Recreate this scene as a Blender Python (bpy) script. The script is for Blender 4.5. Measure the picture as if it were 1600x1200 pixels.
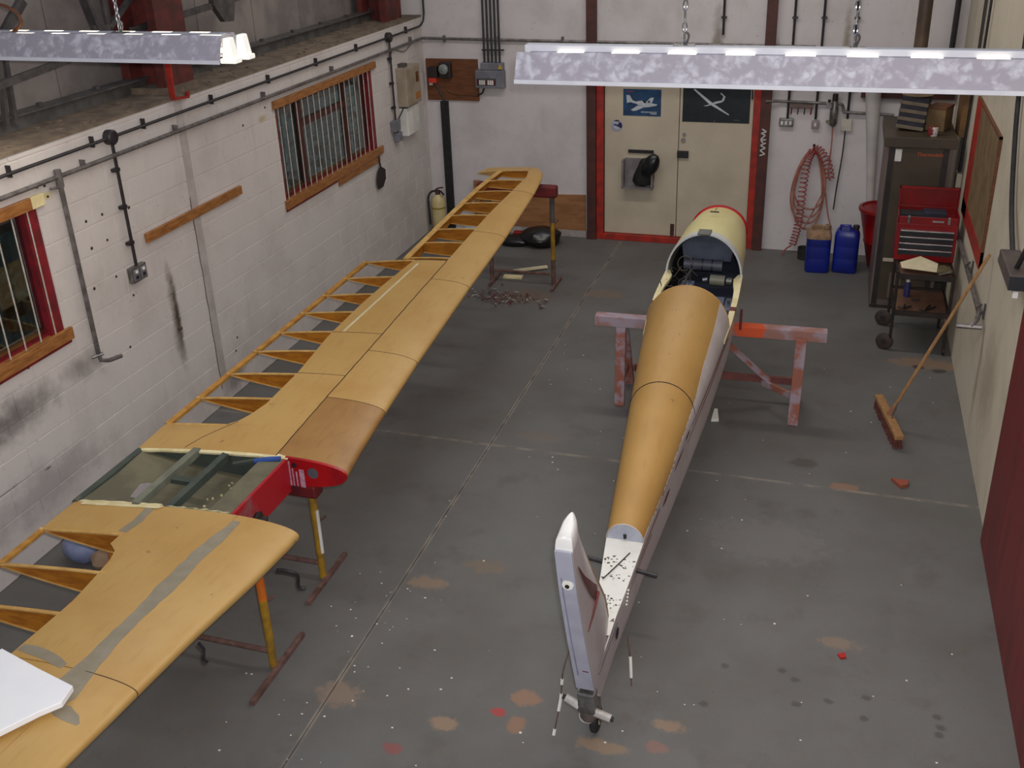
import bpy, bmesh, math, random
from mathutils import Vector, Matrix
random.seed(7)
for o in list(bpy.data.objects):
    bpy.data.objects.remove(o)
SC = bpy.context.scene
COL = SC.collection

# ---------------------------------------------------------------- camera, world, lights, exposure
cam = bpy.data.cameras.new('camera')
cam.sensor_width = 36.0
cam.lens = 35.73
cam.shift_x = -0.0068
cam.shift_y = -0.0451
cam.clip_start = 0.05
camo = bpy.data.objects.new('camera', cam)
COL.objects.link(camo)
camo.matrix_world = Matrix(((0.955819,-0.092860,0.278902,0.096377),(0.292269,0.401690,-0.867885,-0.399217),(-0.031440,0.911055,0.411083,4.196052),(0.000000,0.000000,0.000000,1.000000)))
SC.camera = camo

world = bpy.data.worlds.new('world')
SC.world = world
world.use_nodes = True
wb = world.node_tree.nodes['Background']
wb.inputs['Color'].default_value = (0.80, 0.86, 1.0, 1)
wb.inputs['Strength'].default_value = 0.42

def area(name, loc, rot, sx, sy, power, color):
    l = bpy.data.lights.new(name, 'AREA')
    l.shape = 'RECTANGLE'; l.size = sx; l.size_y = sy
    l.energy = power; l.color = color
    o = bpy.data.objects.new(name, l); COL.objects.link(o)
    o.location = loc; o.rotation_euler = rot
    return o
# tubes of the two battens in view, then an added unseen fill
area('tube_light_front_row', (-0.2, 4.52, 3.27), (0, 0, 0), 2.4, 0.16, 30, (1.0, 0.97, 0.92))
area('tube_light_left_row', (-4.0, 4.52, 3.33), (0, 0, 0), 1.7, 0.16, 13, (1.0, 0.93, 0.80))
area('added_fill_far', (-1.8, 8.9, 5.2), (0, 0, 0), 4.0, 0.3, 72, (1.0, 0.93, 0.82))  # added for more ambient light, no batten hangs here
# the camera's own flash, just above the lens
fl = bpy.data.lights.new('camera_flash', 'SPOT')
fl.energy = 620; fl.color = (1.0, 0.97, 0.95); fl.shadow_soft_size = 0.03
fl.spot_size = math.radians(96); fl.spot_blend = 0.6
flo = bpy.data.objects.new('camera_flash', fl); COL.objects.link(flo)
flo.matrix_world = camo.matrix_world @ Matrix.Translation((0.05, 0.07, 0.0))

SC.view_settings.view_transform = 'Standard'
SC.view_settings.look = 'None'
SC.view_settings.gamma = 1.0
SC.view_settings.use_curve_mapping = False
SC.view_settings.exposure = 0.0

XL, XR, YB = -4.903, 1.327, 11.662
LEDGE = 2.72

# ---------------------------------------------------------------- materials
def lin(c):
    r = []
    for v in c:
        v = v / 255.0
        r.append(v / 12.92 if v <= 0.04045 else ((v + 0.055) / 1.055) ** 2.4)
    return (r[0], r[1], r[2], 1.0)

class NT:
    def __init__(s, m):
        m.use_nodes = True
        s.t = m.node_tree; s.n = s.t.nodes; s.l = s.t.links
        s.b = s.n['Principled BSDF']
    def new(s, k, **kw):
        n = s.n.new(k)
        for a, v in kw.items(): setattr(n, a, v)
        return n
    def pos(s):
        return s.new('ShaderNodeNewGeometry').outputs['Position']
    def noise(s, scale, detail=3.0, rough=0.55, vec=None, dist=0.0):
        n = s.new('ShaderNodeTexNoise')
        n.inputs['Scale'].default_value = scale; n.inputs['Detail'].default_value = detail
        n.inputs['Roughness'].default_value = rough; n.inputs['Distortion'].default_value = dist
        s.l.new(vec if vec is not None else s.pos(), n.inputs['Vector'])
        return n.outputs['Fac']
    def ramp(s, fac, a, b, lo=0.0, hi=1.0):
        m = s.new('ShaderNodeMapRange', interpolation_type='SMOOTHSTEP')
        m.inputs['From Min'].default_value = a; m.inputs['From Max'].default_value = b
        m.inputs['To Min'].default_value = lo; m.inputs['To Max'].default_value = hi
        s.l.new(fac, m.inputs['Value']); return m.outputs['Result']
    def math(s, op, a, b=None):
        m = s.new('ShaderNodeMath', operation=op)
        for i, v in enumerate((a, b)):
            if v is None: continue
            if isinstance(v, (int, float)): m.inputs[i].default_value = v
            else: s.l.new(v, m.inputs[i])
        return m.outputs[0]
    def mix(s, fac, a, b):
        m = s.new('ShaderNodeMix', data_type='RGBA')
        if isinstance(fac, (int, float)): m.inputs['Factor'].default_value = fac
        else: s.l.new(fac, m.inputs['Factor'])
        for k, v in (('A', a), ('B', b)):
            sock = [i for i in m.inputs if i.name == k and i.type == 'RGBA'][0]
            if isinstance(v, tuple): sock.default_value = v
            else: s.l.new(v, sock)
        return [o for o in m.outputs if o.type == 'RGBA'][0]
    def stretch(s, sx, sy, sz, rot=(0, 0, 0)):
        m = s.new('ShaderNodeMapping')
        m.inputs['Scale'].default_value = (sx, sy, sz); m.inputs['Rotation'].default_value = rot
        s.l.new(s.pos(), m.inputs['Vector']); return m.outputs['Vector']
    def spot(s, p, r, edge=0.5, jag=0.35, nscale=9.0):
        # soft-edged ragged patch round a point (stain, spilt filler, soot mark)
        a = s.new('ShaderNodeVectorMath', operation='SUBTRACT'); s.l.new(s.pos(), a.inputs[0]); a.inputs[1].default_value = p
        b = s.new('ShaderNodeVectorMath', operation='DIVIDE'); s.l.new(a.outputs[0], b.inputs[0]); b.inputs[1].default_value = r
        c = s.new('ShaderNodeVectorMath', operation='LENGTH'); s.l.new(b.outputs[0], c.inputs[0])
        n = s.noise(nscale, 4.0, 0.65)
        d = s.math('ADD', c.outputs['Value'], s.math('MULTIPLY', s.math('SUBTRACT', n, 0.5), jag * 4))
        return s.ramp(d, 1.0, 1.0 - edge)
    def bump(s, fac, strength, dist=0.01):
        b = s.new('ShaderNodeBump'); b.inputs['Strength'].default_value = strength; b.inputs['Distance'].default_value = dist
        s.l.new(fac, b.inputs['Height']); s.l.new(b.outputs['Normal'], s.b.inputs['Normal'])
    def out(s, col, rough=0.6, metal=0.0):
        if isinstance(col, tuple): s.b.inputs['Base Color'].default_value = col
        else: s.l.new(col, s.b.inputs['Base Color'])
        s.b.inputs['Roughness'].default_value = rough; s.b.inputs['Metallic'].default_value = metal

MATS = {}
def mat(name, c1, c2=None, scale=6.0, rough=0.6, metal=0.0, bump=0.0, lo=0.35, hi=0.65, st=None):
    if name in MATS: return MATS[name]
    m = bpy.data.materials.new(name); t = NT(m)
    if c2 is None: c2 = tuple(max(0, v * 0.88) for v in c1)
    v = t.stretch(*st) if st else None
    f = t.noise(scale, 4.0, 0.6, v)
    t.out(t.mix(t.ramp(f, lo, hi), lin(c1), lin(c2)), rough, metal)
    if bump: t.bump(f, bump)
    MATS[name] = m
    return m
def emit(name, c, strength):
    m = bpy.data.materials.new(name); t = NT(m)
    t.out((0.8, 0.8, 0.8, 1), 0.5)
    t.b.inputs['Emission Color'].default_value = lin(c)
    t.b.inputs['Emission Strength'].default_value = strength
    return m

def wall_paint(name, base, dirt, spots, blotch=0.5):
    m = bpy.data.materials.new(name); t = NT(m)
    c = t.mix(t.ramp(t.noise(1.3, 5.0, 0.65), 0.42, 0.72, 0, blotch), lin(base), lin(dirt))
    c = t.mix(t.ramp(t.noise(5.0, 4.0, 0.6, t.stretch(1, 1, 0.25)), 0.55, 0.8, 0, 0.35), c, lin(dirt))
    c = t.mix(t.ramp(t.noise(34.0, 2.0, 0.5), 0.70, 0.78, 0, 0.5), c, lin(tuple(v * .62 for v in dirt)))
    for p, r, col, k in spots:
        s = t.math('MULTIPLY', t.spot(p, r, 0.9, 0.3, 6.0), k)
        c = t.mix(s, c, lin(col))
    t.out(c, 0.75)
    t.bump(t.noise(60, 3.0), 0.12, 0.004)
    return m
M_WALL_L = wall_paint('white_block_paint_left', (208, 200, 196), (176, 166, 160), [
    ((XL, 4.25, 1.06), (0.3, 0.62, 0.20), (70, 64, 62), 0.75),
    ((XL, 4.9, 1.12), (0.3, 0.30, 0.13), (96, 88, 84), 0.6),
    ((XL, 4.35, 0.45), (0.3, 0.9, 0.28), (138, 130, 130), 0.6),
    ((XL, 6.05, 1.02), (0.3, 0.085, 0.60), (104, 90, 74), 0.85),
    ((XL, 6.07, 1.05), (0.3, 0.045, 0.40), (56, 46, 36), 0.9),
    ((XL, 7.75, 2.28), (0.3, 0.11, 0.05), (176, 158, 112), 0.8),
    ((XL, 6.7, 0.15), (0.3, 0.22, 0.20), (110, 104, 98), 0.7),
    ((XL, 4.4, 0.58), (0.3, 0.05, 0.012), (40, 38, 38), 0.8),
    ((XL, 4.0, 0.62), (0.3, 0.3, 0.012), (90, 84, 84), 0.7),
    ((XL, 4.95, 2.37), (0.3, 0.10, 0.04), (198, 184, 130), 0.9)])
M_WALL_B = wall_paint('white_block_paint_back', (206, 200, 200), (172, 164, 162), [
    ((-1.28, YB, 2.45), (0.09, 0.3, 0.5), (112, 98, 80), 0.7),
    ((0.12, YB, 2.3), (0.06, 0.3, 0.7), (128, 112, 84), 0.75),
    ((-0.62, YB, 2.30), (0.06, 0.3, 0.25), (70, 58, 44), 0.8),
    ((-3.2, YB, 0.30), (0.6, 0.3, 0.1), (150, 140, 130), 0.5)])
M_WALL_R = wall_paint('cream_block_paint_right', (206, 196, 176), (172, 160, 138), [
    ((XR, 6.9, 0.75), (0.3, 0.45, 0.55), (150, 138, 116), 0.6),
    ((XR, 7.4, 0.5), (0.3, 0.10, 0.55), (140, 122, 92), 0.5)])
M_MORTAR = mat('mortar_paint', (190, 180, 168), (150, 140, 130), 20, 0.85)
M_CLAD = mat('grey_cladding', (142, 132, 126), (118, 110, 106), 2.5, 0.7)
M_LEDGE = mat('dusty_ledge', (124, 108, 90), (98, 84, 72), 7, 0.95, bump=0.25)
M_STEELP = mat('grey_painted_steel', (98, 96, 94), (78, 74, 72), 8, 0.5, 0.2)
M_TRUSS = mat('dark_grey_steel', (86, 82, 80), (64, 60, 60), 9, 0.6, 0.1)
M_OXIDE = mat('red_oxide_steel', (104, 40, 34), (74, 34, 30), 10, 0.6)
M_OXDARK = mat('brown_oxide_and_shaded_red', (84, 44, 38), (66, 38, 34), 7, 0.6)
M_REDFRAME = mat('red_frame_paint', (178, 44, 28), (140, 38, 30), 8, 0.5)
M_REDWIN = mat('dark_red_window_paint', (132, 26, 36), (100, 24, 30), 9, 0.5)
M_DOOR = mat('cream_door_paint', (196, 184, 162), (180, 168, 148), 2.2, 0.55, lo=0.3, hi=0.8)
M_BLACK = mat('black_conduit', (30, 27, 30), (44, 40, 42), 20, 0.45)
M_RUBBER = mat('black_rubber', (24, 24, 25), (38, 37, 36), 20, 0.8)
M_PIPE = mat('grey_galvanised_pipe', (128, 122, 120), (98, 92, 90), 14, 0.45, 0.5)
M_GREYBOX = mat('grey_plastic_box', (122, 122, 130), (104, 104, 112), 6, 0.5)
M_METAL = mat('dull_steel', (150, 148, 146), (112, 108, 104), 14, 0.4, 0.8)
M_CHROME = mat('chrome', (205, 205, 208), (180, 180, 184), 10, 0.25, 0.9)
M_WOODB = mat('brown_varnished_batten', (164, 110, 58), (134, 84, 42), 8, 0.5, st=(6, 1, 6))
M_PLYB = mat('brown_plywood_sheet', (160, 112, 70), (138, 94, 58), 4, 0.6, st=(1, 4, 4))
M_BOARD = mat('dark_brown_board', (112, 66, 34), (92, 52, 26), 6, 0.6, st=(1, 1, 5))
M_WHITE = mat('white_plastic', (226, 224, 220), (206, 204, 198), 6, 0.4)
M_BEIGE = mat('beige_enamel', (168, 154, 134), (148, 134, 116), 4, 0.5)

def ply_mat(name, c1, c2, c3, rough=0.42):
    m = bpy.data.materials.new(name); t = NT(m)
    a = t.mix(t.ramp(t.noise(2.2, 5.0, 0.6), 0.35, 0.7), lin(c1), lin(c2))
    g = t.ramp(t.noise(9.0, 3.0, 0.6, t.stretch(3.0, 0.6, 1.2, (0, 0, 0.5))), 0.5, 0.8, 0, 0.45)
    c = t.mix(g, a, lin(c3))
    k = t.ramp(t.noise(13.0, 2.0, 0.5), 0.735, 0.775, 0, 0.55)
    c = t.mix(k, c, lin(tuple(v * 0.72 for v in c3)))
    t.out(c, rough)
    t.b.inputs['Coat Weight'].default_value = 0.10
    t.b.inputs['Coat Roughness'].default_value = 0.35
    return m
M_PLY = ply_mat('varnished_ply_skin', (194, 156, 92), (186, 144, 80), (170, 130, 72))
M_PLYD = ply_mat('brown_stained_ply', (164, 122, 68), (148, 106, 56), (126, 86, 48))
M_PLYF = ply_mat('varnished_ply_fuselage', (176, 136, 74), (168, 128, 68), (156, 116, 62), 0.55)
M_RIB = mat('orange_rib_ply', (176, 112, 22), (150, 88, 14), 9, 0.5, st=(1, 1, 5))
M_CAP = mat('pale_spruce_cap', (210, 168, 98), (188, 144, 78), 12, 0.5)
M_TE = mat('spruce_edge_strip', (190, 140, 66), (164, 112, 46), 10, 0.5)
M_FILL = mat('grey_filler', (150, 140, 122), (140, 130, 110), 9, 0.7)
M_OLIVE = mat('olive_grey_primer', (112, 106, 84), (92, 88, 70), 4, 0.7)
M_OLIVED = mat('dark_green_grey_primer', (72, 80, 72), (58, 66, 60), 5, 0.7)
M_CREAM = mat('cream_paint_edge', (232, 220, 176), (214, 198, 148), 9, 0.5)
M_RED = mat('bright_red_paint', (180, 18, 24), (150, 16, 26), 6, 0.35)
M_REDWORN = mat('worn_red_paint', (168, 22, 34), (112, 106, 108), 2.6, 0.45, lo=0.50, hi=0.66)
M_GWHITE = mat('white_gelcoat', (200, 192, 190), (188, 178, 176), 3, 0.3)
M_WDECK = mat('chipped_white_deck', (222, 220, 214), (210, 206, 196), 5, 0.5)
M_LEMON = mat('pale_yellow_gelcoat', (226, 216, 158), (218, 206, 146), 2.5, 0.3)
M_COCK = mat('blue_grey_cockpit_paint', (78, 84, 102), (64, 69, 84), 5, 0.6)
M_COCKD = mat('dark_cockpit_paint', (40, 41, 48), (30, 31, 36), 5, 0.7)
M_STRIPE = mat('dark_red_stripe', (104, 24, 24), (84, 20, 22), 9, 0.4)
M_LAV = mat('paint_splashed_trestle', (158, 142, 152), (150, 92, 76), 6, 0.8, lo=0.40, hi=0.56)
def splash():
    m = bpy.data.materials.new('trestle_beam_paint'); t = NT(m)
    c = t.mix(t.ramp(t.noise(6.0, 4.0), .40, .62), lin((158, 142, 152)), lin((150, 108, 98)))
    c = t.mix(t.spot((-.42, 7.42, .78), (.15, .3, .3), .35, .45, 9.0), c, lin((206, 84, 44)))
    t.out(c, .75); return m
M_LAVR0 = mat('orange_splashed_trestle', (156, 136, 144), (206, 84, 44), 3.2, 0.7, lo=0.50, hi=0.56)
M_YEL = mat('worn_yellow_paint', (170, 130, 30), (128, 96, 32), 7, 0.55)
M_ORANGE = mat('orange_paint', (206, 116, 28), (190, 96, 24), 7, 0.5)
M_RUST = mat('brown_rusty_bar', (116, 86, 80), (86, 60, 52), 14, 0.75)
M_DKRED = mat('dark_red_padding', (112, 26, 28), (84, 20, 26), 7, 0.55)
M_BLUE = mat('blue_jerrycan_plastic', (20, 38, 140), (16, 30, 112), 3, 0.35)
M_BROWN = mat('brown_enamel_cabinet', (74, 62, 46), (64, 54, 42), 3, 0.5)
M_TAUPE = mat('taupe_enamel_side', (112, 96, 88), (98, 84, 78), 3, 0.5)
M_DARK = mat('near_black_metal', (34, 28, 28), (44, 36, 34), 10, 0.55)
M_TOOLRED = mat('toolbox_red', (140, 14, 18), (122, 12, 16), 4, 0.35)
M_HOSE = mat('red_brown_hose', (172, 118, 102), (150, 98, 86), 10, 0.45)
M_WOODL = mat('pale_broom_wood', (166, 124, 78), (142, 102, 62), 8, 0.6, st=(5, 5, 1))
M_PAPER = mat('cream_paper', (226, 214, 180), (210, 198, 164), 6, 0.8)
M_CARD = mat('brown_cardboard', (128, 104, 70), (108, 86, 58), 6, 0.8)
M_BIN = mat('black_bag_plastic', (16, 16, 18), (24, 24, 26), 9, 0.3)
M_WBAG = mat('pale_plastic_bag', (186, 190, 200), (160, 166, 180), 6, 0.35)
M_BBAG = mat('blue_grey_plastic_bag', (132, 140, 172), (112, 120, 150), 6, 0.35)
M_CREAMEXT = mat('cream_extinguisher_paint', (208, 192, 140), (196, 178, 126), 5, 0.35)
M_SOFTGLOW = emit('holder_added_glow', (255, 250, 232), 0.55)  # white plastic, no lamp: its brightness is added as emission
M_SOFT = mat('white_paint_holder', (236, 234, 226), (226, 224, 214), 6, 0.4)
M_FILLG = mat('grey_scrim', (154, 150, 146), (138, 134, 130), 9, 0.7)

def galv():
    m = bpy.data.materials.new('spangled_galvanised_sheet'); t = NT(m)
    v = t.new('ShaderNodeTexVoronoi'); v.inputs['Scale'].default_value = 14.0
    n = t.new('ShaderNodeTexNoise'); n.inputs['Scale'].default_value = 11.0; n.inputs['Detail'].default_value = 6.0
    t.l.new(t.pos(), n.inputs['Vector'])
    mm = t.new('ShaderNodeVectorMath', operation='MULTIPLY_ADD')
    t.l.new(n.outputs['Color'], mm.inputs[0]); mm.inputs[1].default_value = (0.25, 0.25, 0.25); t.l.new(t.pos(), mm.inputs[2])
    t.l.new(mm.outputs[0], v.inputs['Vector'])
    f = t.math('ADD', t.math('MULTIPLY', v.outputs['Distance'], 0.9), t.math('MULTIPLY', n.outputs['Fac'], 0.75))
    t.out(t.mix(t.ramp(f, 0.40, 1.0), lin((204, 202, 212)), lin((164, 158, 168))), 0.55, 0.1)
    return m
M_GALV = galv()
M_LAMPW = mat('white_stove_enamel', (216, 216, 222), (206, 206, 214), 6, 0.35)
M_TUBE = emit('lit_fluorescent_tube', (255, 244, 214), 3.0)
M_SLOTE = emit('painted_slot_glow', (255, 246, 220), 2.5)  # solid plates made to glow, standing in for tube light through open slots

def floor_mat():
    m = bpy.data.materials.new('grey_painted_concrete'); t = NT(m)
    c = t.mix(t.ramp(t.noise(0.9, 6.0, 0.6), 0.35, 0.7), lin((104, 103, 101)), lin((93, 90, 86)))
    c = t.mix(t.ramp(t.noise(2.6, 5.0, 0.65), 0.52, 0.72, 0, 0.5), c, lin((84, 78, 72)))
    c = t.mix(t.ramp(t.noise(9.0, 5.0, 0.75), 0.50, 0.72, 0, 0.45), c, lin((106, 94, 82)))
    c = t.mix(t.ramp(t.noise(46.0, 2.0, 0.5), 0.70, 0.76, 0, 0.55), c, lin((62, 58, 56)))
    c = t.mix(t.ramp(t.noise(58.0, 1.0, 0.5, t.stretch(1, 1.3, 1)), 0.80, 0.84, 0, 0.4), c, lin((166, 160, 152)))
    # pale dust and paint caught along the two joints
    p = t.new('ShaderNodeSeparateXYZ'); t.l.new(t.pos(), p.inputs[0])
    for ax, v in ((0, -2.36), (1, 6.38)):
        d = t.math('ABSOLUTE', t.math('SUBTRACT', p.outputs[ax], v))
        e = t.math('MULTIPLY', t.ramp(d, 0.022, 0.004), t.ramp(t.noise(5.0, 4.0), 0.38, 0.62, 0.15, 0.75))
        c = t.mix(e, c, lin((160, 148, 134)))
    tan = (148, 122, 98)
    for p_ in ((0.168, 4.295, 0.000), (0.353, 4.171, 0.000), (0.552, 4.255, 0.000), (0.535, 4.089, 0.000), (0.179, 4.104, 0.000), (0.917, 4.202, 0.000), (0.932, 4.126, 0.000), (0.913, 4.075, 0.000), (-0.228, 4.306, 0.000), (-0.306, 3.973, 0.000), (0.091, 4.348, 0.000)):
        c = t.mix(t.math('MULTIPLY', t.spot(p_, (.035, .030, 1.0), .6, .35, 24.0), .6), c, lin((62, 56, 52)))
    for x, y, rx, ry, col, k in (
        (-1.65, 3.46, .09, .07, tan, .9), (-1.27, 3.76, .10, .08, (150, 112, 84), .8), (-1.27, 3.55, .07, .07, (146, 108, 80), .85),
        (-0.47, 3.76, .12, .05, tan, .8), (-2.19, 4.58, .16, .08, (140, 116, 94), .8), (-1.87, 4.84, .18, .09, (124, 104, 82), .6),
        (0.40, 4.67, .15, .06, tan, .55), (-0.79, 3.53, .16, .06, (146, 122, 96), .8), (-1.39, 3.62, .05, .04, (176, 40, 40), .8),
        (-2.31, 3.51, .16, .12, (140, 118, 100), .7), (0.41, 6.43, .13, .06, (150, 112, 84), .75), (-1.86, 3.22, .07, .05, (150, 60, 56), .6),
        (-0.5, 3.6, .08, .05, (150, 104, 90), .6), (1.1, 8.75, .40, .14, (140, 110, 84), .75), (1.02, 8.66, .07, .05, (40, 34, 30), .9), (1.2, 8.62, .08, .05, (48, 40, 34), .8),
        (-3.0, 9.55, .35, .25, (120, 96, 74), .5), (-2.2, 9.8, .3, .15, (140, 110, 84), .35), 
        (-2.0, 6.6, .25, .1, (120, 104, 92), .5), (-0.1, 5.6, .5, .3, (126, 122, 122), .35), (0.1, 6.7, .12, .08, (72, 66, 60), .7)):
        c = t.mix(t.math('MULTIPLY', t.spot((x, y, 0), (rx, ry, 1.0), 0.45, 0.42, 14.0), k*.85), c, lin(col))
    t.out(c, 0.62)
    t.bump(t.noise(30, 5.0), 0.10, 0.004)
    return m
M_FLOOR = floor_mat()

M_LAVR = splash()
# ---------------------------------------------------------------- builders
def V(*a): return Vector(a)
def origin(o):
    v = Vector((0, 0, 0))
    while o is not None:
        v += o.location; o = o.parent
    return v
class B:
    def __init__(s): s.v = []; s.f = []
    def add(s, vs, fs):
        n = len(s.v); s.v += [tuple(x) for x in vs]; s.f += [tuple(i + n for i in f) for f in fs]; return s
    def box(s, x0, x1, y0, y1, z0, z1):
        return s.add([(x0,y0,z0),(x1,y0,z0),(x1,y1,z0),(x0,y1,z0),(x0,y0,z1),(x1,y0,z1),(x1,y1,z1),(x0,y1,z1)],
                     [(3,2,1,0),(4,5,6,7),(0,1,5,4),(1,2,6,5),(2,3,7,6),(3,0,4,7)])
    def beam(s, p, q, w, h, up=(0,0,1)):
        # rectangular bar from p to q: w across, h along the up direction
        p = Vector(p); q = Vector(q); d = (q - p).normalized(); u = Vector(up)
        a = d.cross(u)
        if a.length < 1e-4: a = d.cross(Vector((1, 0, 0)))
        a.normalize(); b = a.cross(d).normalized()
        vs = []
        for e in (p, q):
            for i, j in ((-1,-1),(1,-1),(1,1),(-1,1)): vs.append(e + a * (w/2*i) + b * (h/2*j))
        return s.add(vs, [(3,2,1,0),(4,5,6,7),(0,1,5,4),(1,2,6,5),(2,3,7,6),(3,0,4,7)])
    def tube(s, pts, r, n=8, closed=False):
        pts = [Vector(p) for p in pts]; m = len(pts)
        rr = r if isinstance(r, (list, tuple)) else [r] * m
        vs = []; fs = []; pa = None
        for i, p in enumerate(pts):
            if closed: d = pts[(i+1) % m] - pts[i-1]
            else: d = pts[min(i+1, m-1)] - pts[max(i-1, 0)]
            d.normalize()
            if pa is None:
                a = d.cross(Vector((0, 0, 1)))
                if a.length < 1e-3: a = d.cross(Vector((1, 0, 0)))
            else: a = pa - d * pa.dot(d)
            a.normalize(); pa = a; b = d.cross(a)
            for k in range(n):
                t = 2 * math.pi * k / n; vs.append(p + a * (rr[i] * math.cos(t)) + b * (rr[i] * math.sin(t)))
        for i in range(m if closed else m - 1):
            for k in range(n):
                j = (i + 1) % m
                fs.append((i*n+k, i*n+(k+1) % n, j*n+(k+1) % n, j*n+k))
        if not closed: fs += [tuple(range(n-1, -1, -1)), tuple((m-1)*n+k for k in range(n))]
        return s.add(vs, fs)
    def lathe(s, prof, c, n=20, axis=(0,0,1)):
        # prof: list of (radius, height along axis) from c
        ax = Vector(axis).normalized(); a = ax.cross(Vector((0,0,1)))
        if a.length < 1e-3: a = Vector((1,0,0))
        a.normalize(); b = ax.cross(a); c = Vector(c); vs = []; fs = []
        for r, h in prof:
            for k in range(n):
                t = 2*math.pi*k/n; vs.append(c + ax*h + a*(r*math.cos(t)) + b*(r*math.sin(t)))
        for i in range(len(prof)-1):
            for k in range(n): fs.append((i*n+k, i*n+(k+1) % n, (i+1)*n+(k+1) % n, (i+1)*n+k))
        fs += [tuple(range(n-1,-1,-1)), tuple((len(prof)-1)*n+k for k in range(n))]
        return s.add(vs, fs)
    def prism(s, poly, off):
        # poly: 3-D polygon, extruded by off
        off = Vector(off); n = len(poly); ps = [Vector(p) for p in poly]
        return s.add(ps + [p + off for p in ps], [tuple(range(n-1,-1,-1)), tuple(range(n, 2*n))] + [(i, (i+1) % n, n+(i+1) % n, n+i) for i in range(n)])
    def grid(s, fn, us, vs_):
        n = len(vs_); vs = [fn(u, v) for u in us for v in vs_]; fs = []
        for i in range(len(us)-1):
            for j in range(n-1): fs.append((i*n+j, i*n+j+1, (i+1)*n+j+1, (i+1)*n+j))
        return s.add(vs, fs)
    def loft(s, rings, closed=True, caps=True):
        n = len(rings[0]); vs = [p for r in rings for p in r]; fs = []
        for i in range(len(rings)-1):
            for k in range(n if closed else n-1): fs.append((i*n+k, i*n+(k+1) % n, (i+1)*n+(k+1) % n, (i+1)*n+k))
        if caps: fs += [tuple(range(n-1,-1,-1)), tuple((len(rings)-1)*n+k for k in range(n))]
        return s.add(vs, fs)
    def build(s, name, m, parent=None, smooth=False, bevel=0.0, solid=0.0, label=None, soff=-1.0, sub=0):
        o3 = origin(parent) if parent else Vector((0,0,0))
        me = bpy.data.meshes.new(name)
        me.from_pydata([tuple(Vector(v) - o3) for v in s.v], [], s.f)
        bm = bmesh.new(); bm.from_mesh(me)
        bmesh.ops.recalc_face_normals(bm, faces=bm.faces); bm.to_mesh(me); bm.free()
        me.materials.append(m)
        if smooth:
            for p in me.polygons: p.use_smooth = True
            try: me.set_sharp_from_angle(angle=math.radians(42))
            except Exception: pass
        o = bpy.data.objects.new(name, me); COL.objects.link(o)
        if parent: o.parent = parent
        if solid:
            k = o.modifiers.new('solid', 'SOLIDIFY'); k.thickness = solid; k.offset = soff
            k = o.modifiers.new('edges', 'EDGE_SPLIT'); k.split_angle = math.radians(40)
        if sub:
            k = o.modifiers.new('sub', 'SUBSURF'); k.levels = sub; k.render_levels = sub
        if bevel:
            k = o.modifiers.new('bevel', 'BEVEL'); k.width = bevel; k.segments = 2; k.limit_method = 'ANGLE'
        if label: o['label'] = label
        return o
def tag(o, label, cat, group=None, kind=None):
    o['label'] = label; o['category'] = cat
    if group: o['group'] = group
    if kind: o['kind'] = kind
    return o
def struct(o, label=None):
    o['kind'] = 'structure'
    if label: o['label'] = label
    return o
def thing(name, loc, label, cat, group=None):
    o = bpy.data.objects.new(name, None); COL.objects.link(o); o.empty_display_size = 0.1
    o.location = loc
    return tag(o, label, cat, group)
def lerp(tab, x):
    if x <= tab[0][0]: return tab[0][1]
    for (a, p), (b, q) in zip(tab, tab[1:]):
        if x <= b: return p + (q - p) * (x - a) / (b - a)
    return tab[-1][1]
def frange(a, b, n): return [a + (b - a) * i / (n - 1) for i in range(n)]
def box(name, m, x0, x1, y0, y1, z0, z1, parent=None, bevel=0.0, label=None):
    return B().box(min(x0,x1), max(x0,x1), min(y0,y1), max(y0,y1), min(z0,z1), max(z0,z1)).build(name, m, parent, bevel=bevel, label=label)
def arcpts(pts, sub=6):
    # smooth curve through points (Catmull-Rom)
    P = [Vector(p) for p in pts]; P = [P[0]*2-P[1]] + P + [P[-1]*2-P[-2]]; out = []
    for i in range(1, len(P)-2):
        for k in range(sub):
            t = k/sub; a, b, c, d = P[i-1], P[i], P[i+1], P[i+2]
            out.append(0.5*((2*b)+(c-a)*t+(2*a-5*b+4*c-d)*t*t+(3*b-a-3*c+d)*t**3))
    out.append(P[-2]); return out
# ================================================================ SETTING
def rects_minus(r, holes):
    out = [r]
    for h in holes:
        nxt = []
        for a0, a1, b0, b1 in out:
            if h[0] >= a1 or h[1] <= a0 or h[2] >= b1 or h[3] <= b0: nxt.append((a0, a1, b0, b1)); continue
            if h[0] > a0: nxt.append((a0, h[0], b0, b1))
            if h[1] < a1: nxt.append((h[1], a1, b0, b1))
            m0, m1 = max(a0, h[0]), min(a1, h[1])
            if h[2] > b0: nxt.append((m0, m1, b0, h[2]))
            if h[3] < b1: nxt.append((m0, m1, h[3], b1))
        out = nxt
    return out

# floor in four cast slabs, joints at x = -2.36 and y = 6.38
floor = struct(B().box(XL - .3, XR + .3, 0.2, YB + .3, -0.16, -0.012).build('floor', mat('joint_dirt', (74, 70, 66)), None), 'grey concrete floor under the glider parts')
for x0, x1 in ((XL - .05, -2.364), (-2.356, XR + .05)):
    for y0, y1 in ((0.2, 6.376), (6.384, YB + .05)):
        box('floor_slab', M_FLOOR, x0, x1, y0, y1, -0.15, 0.0, floor)

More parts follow.
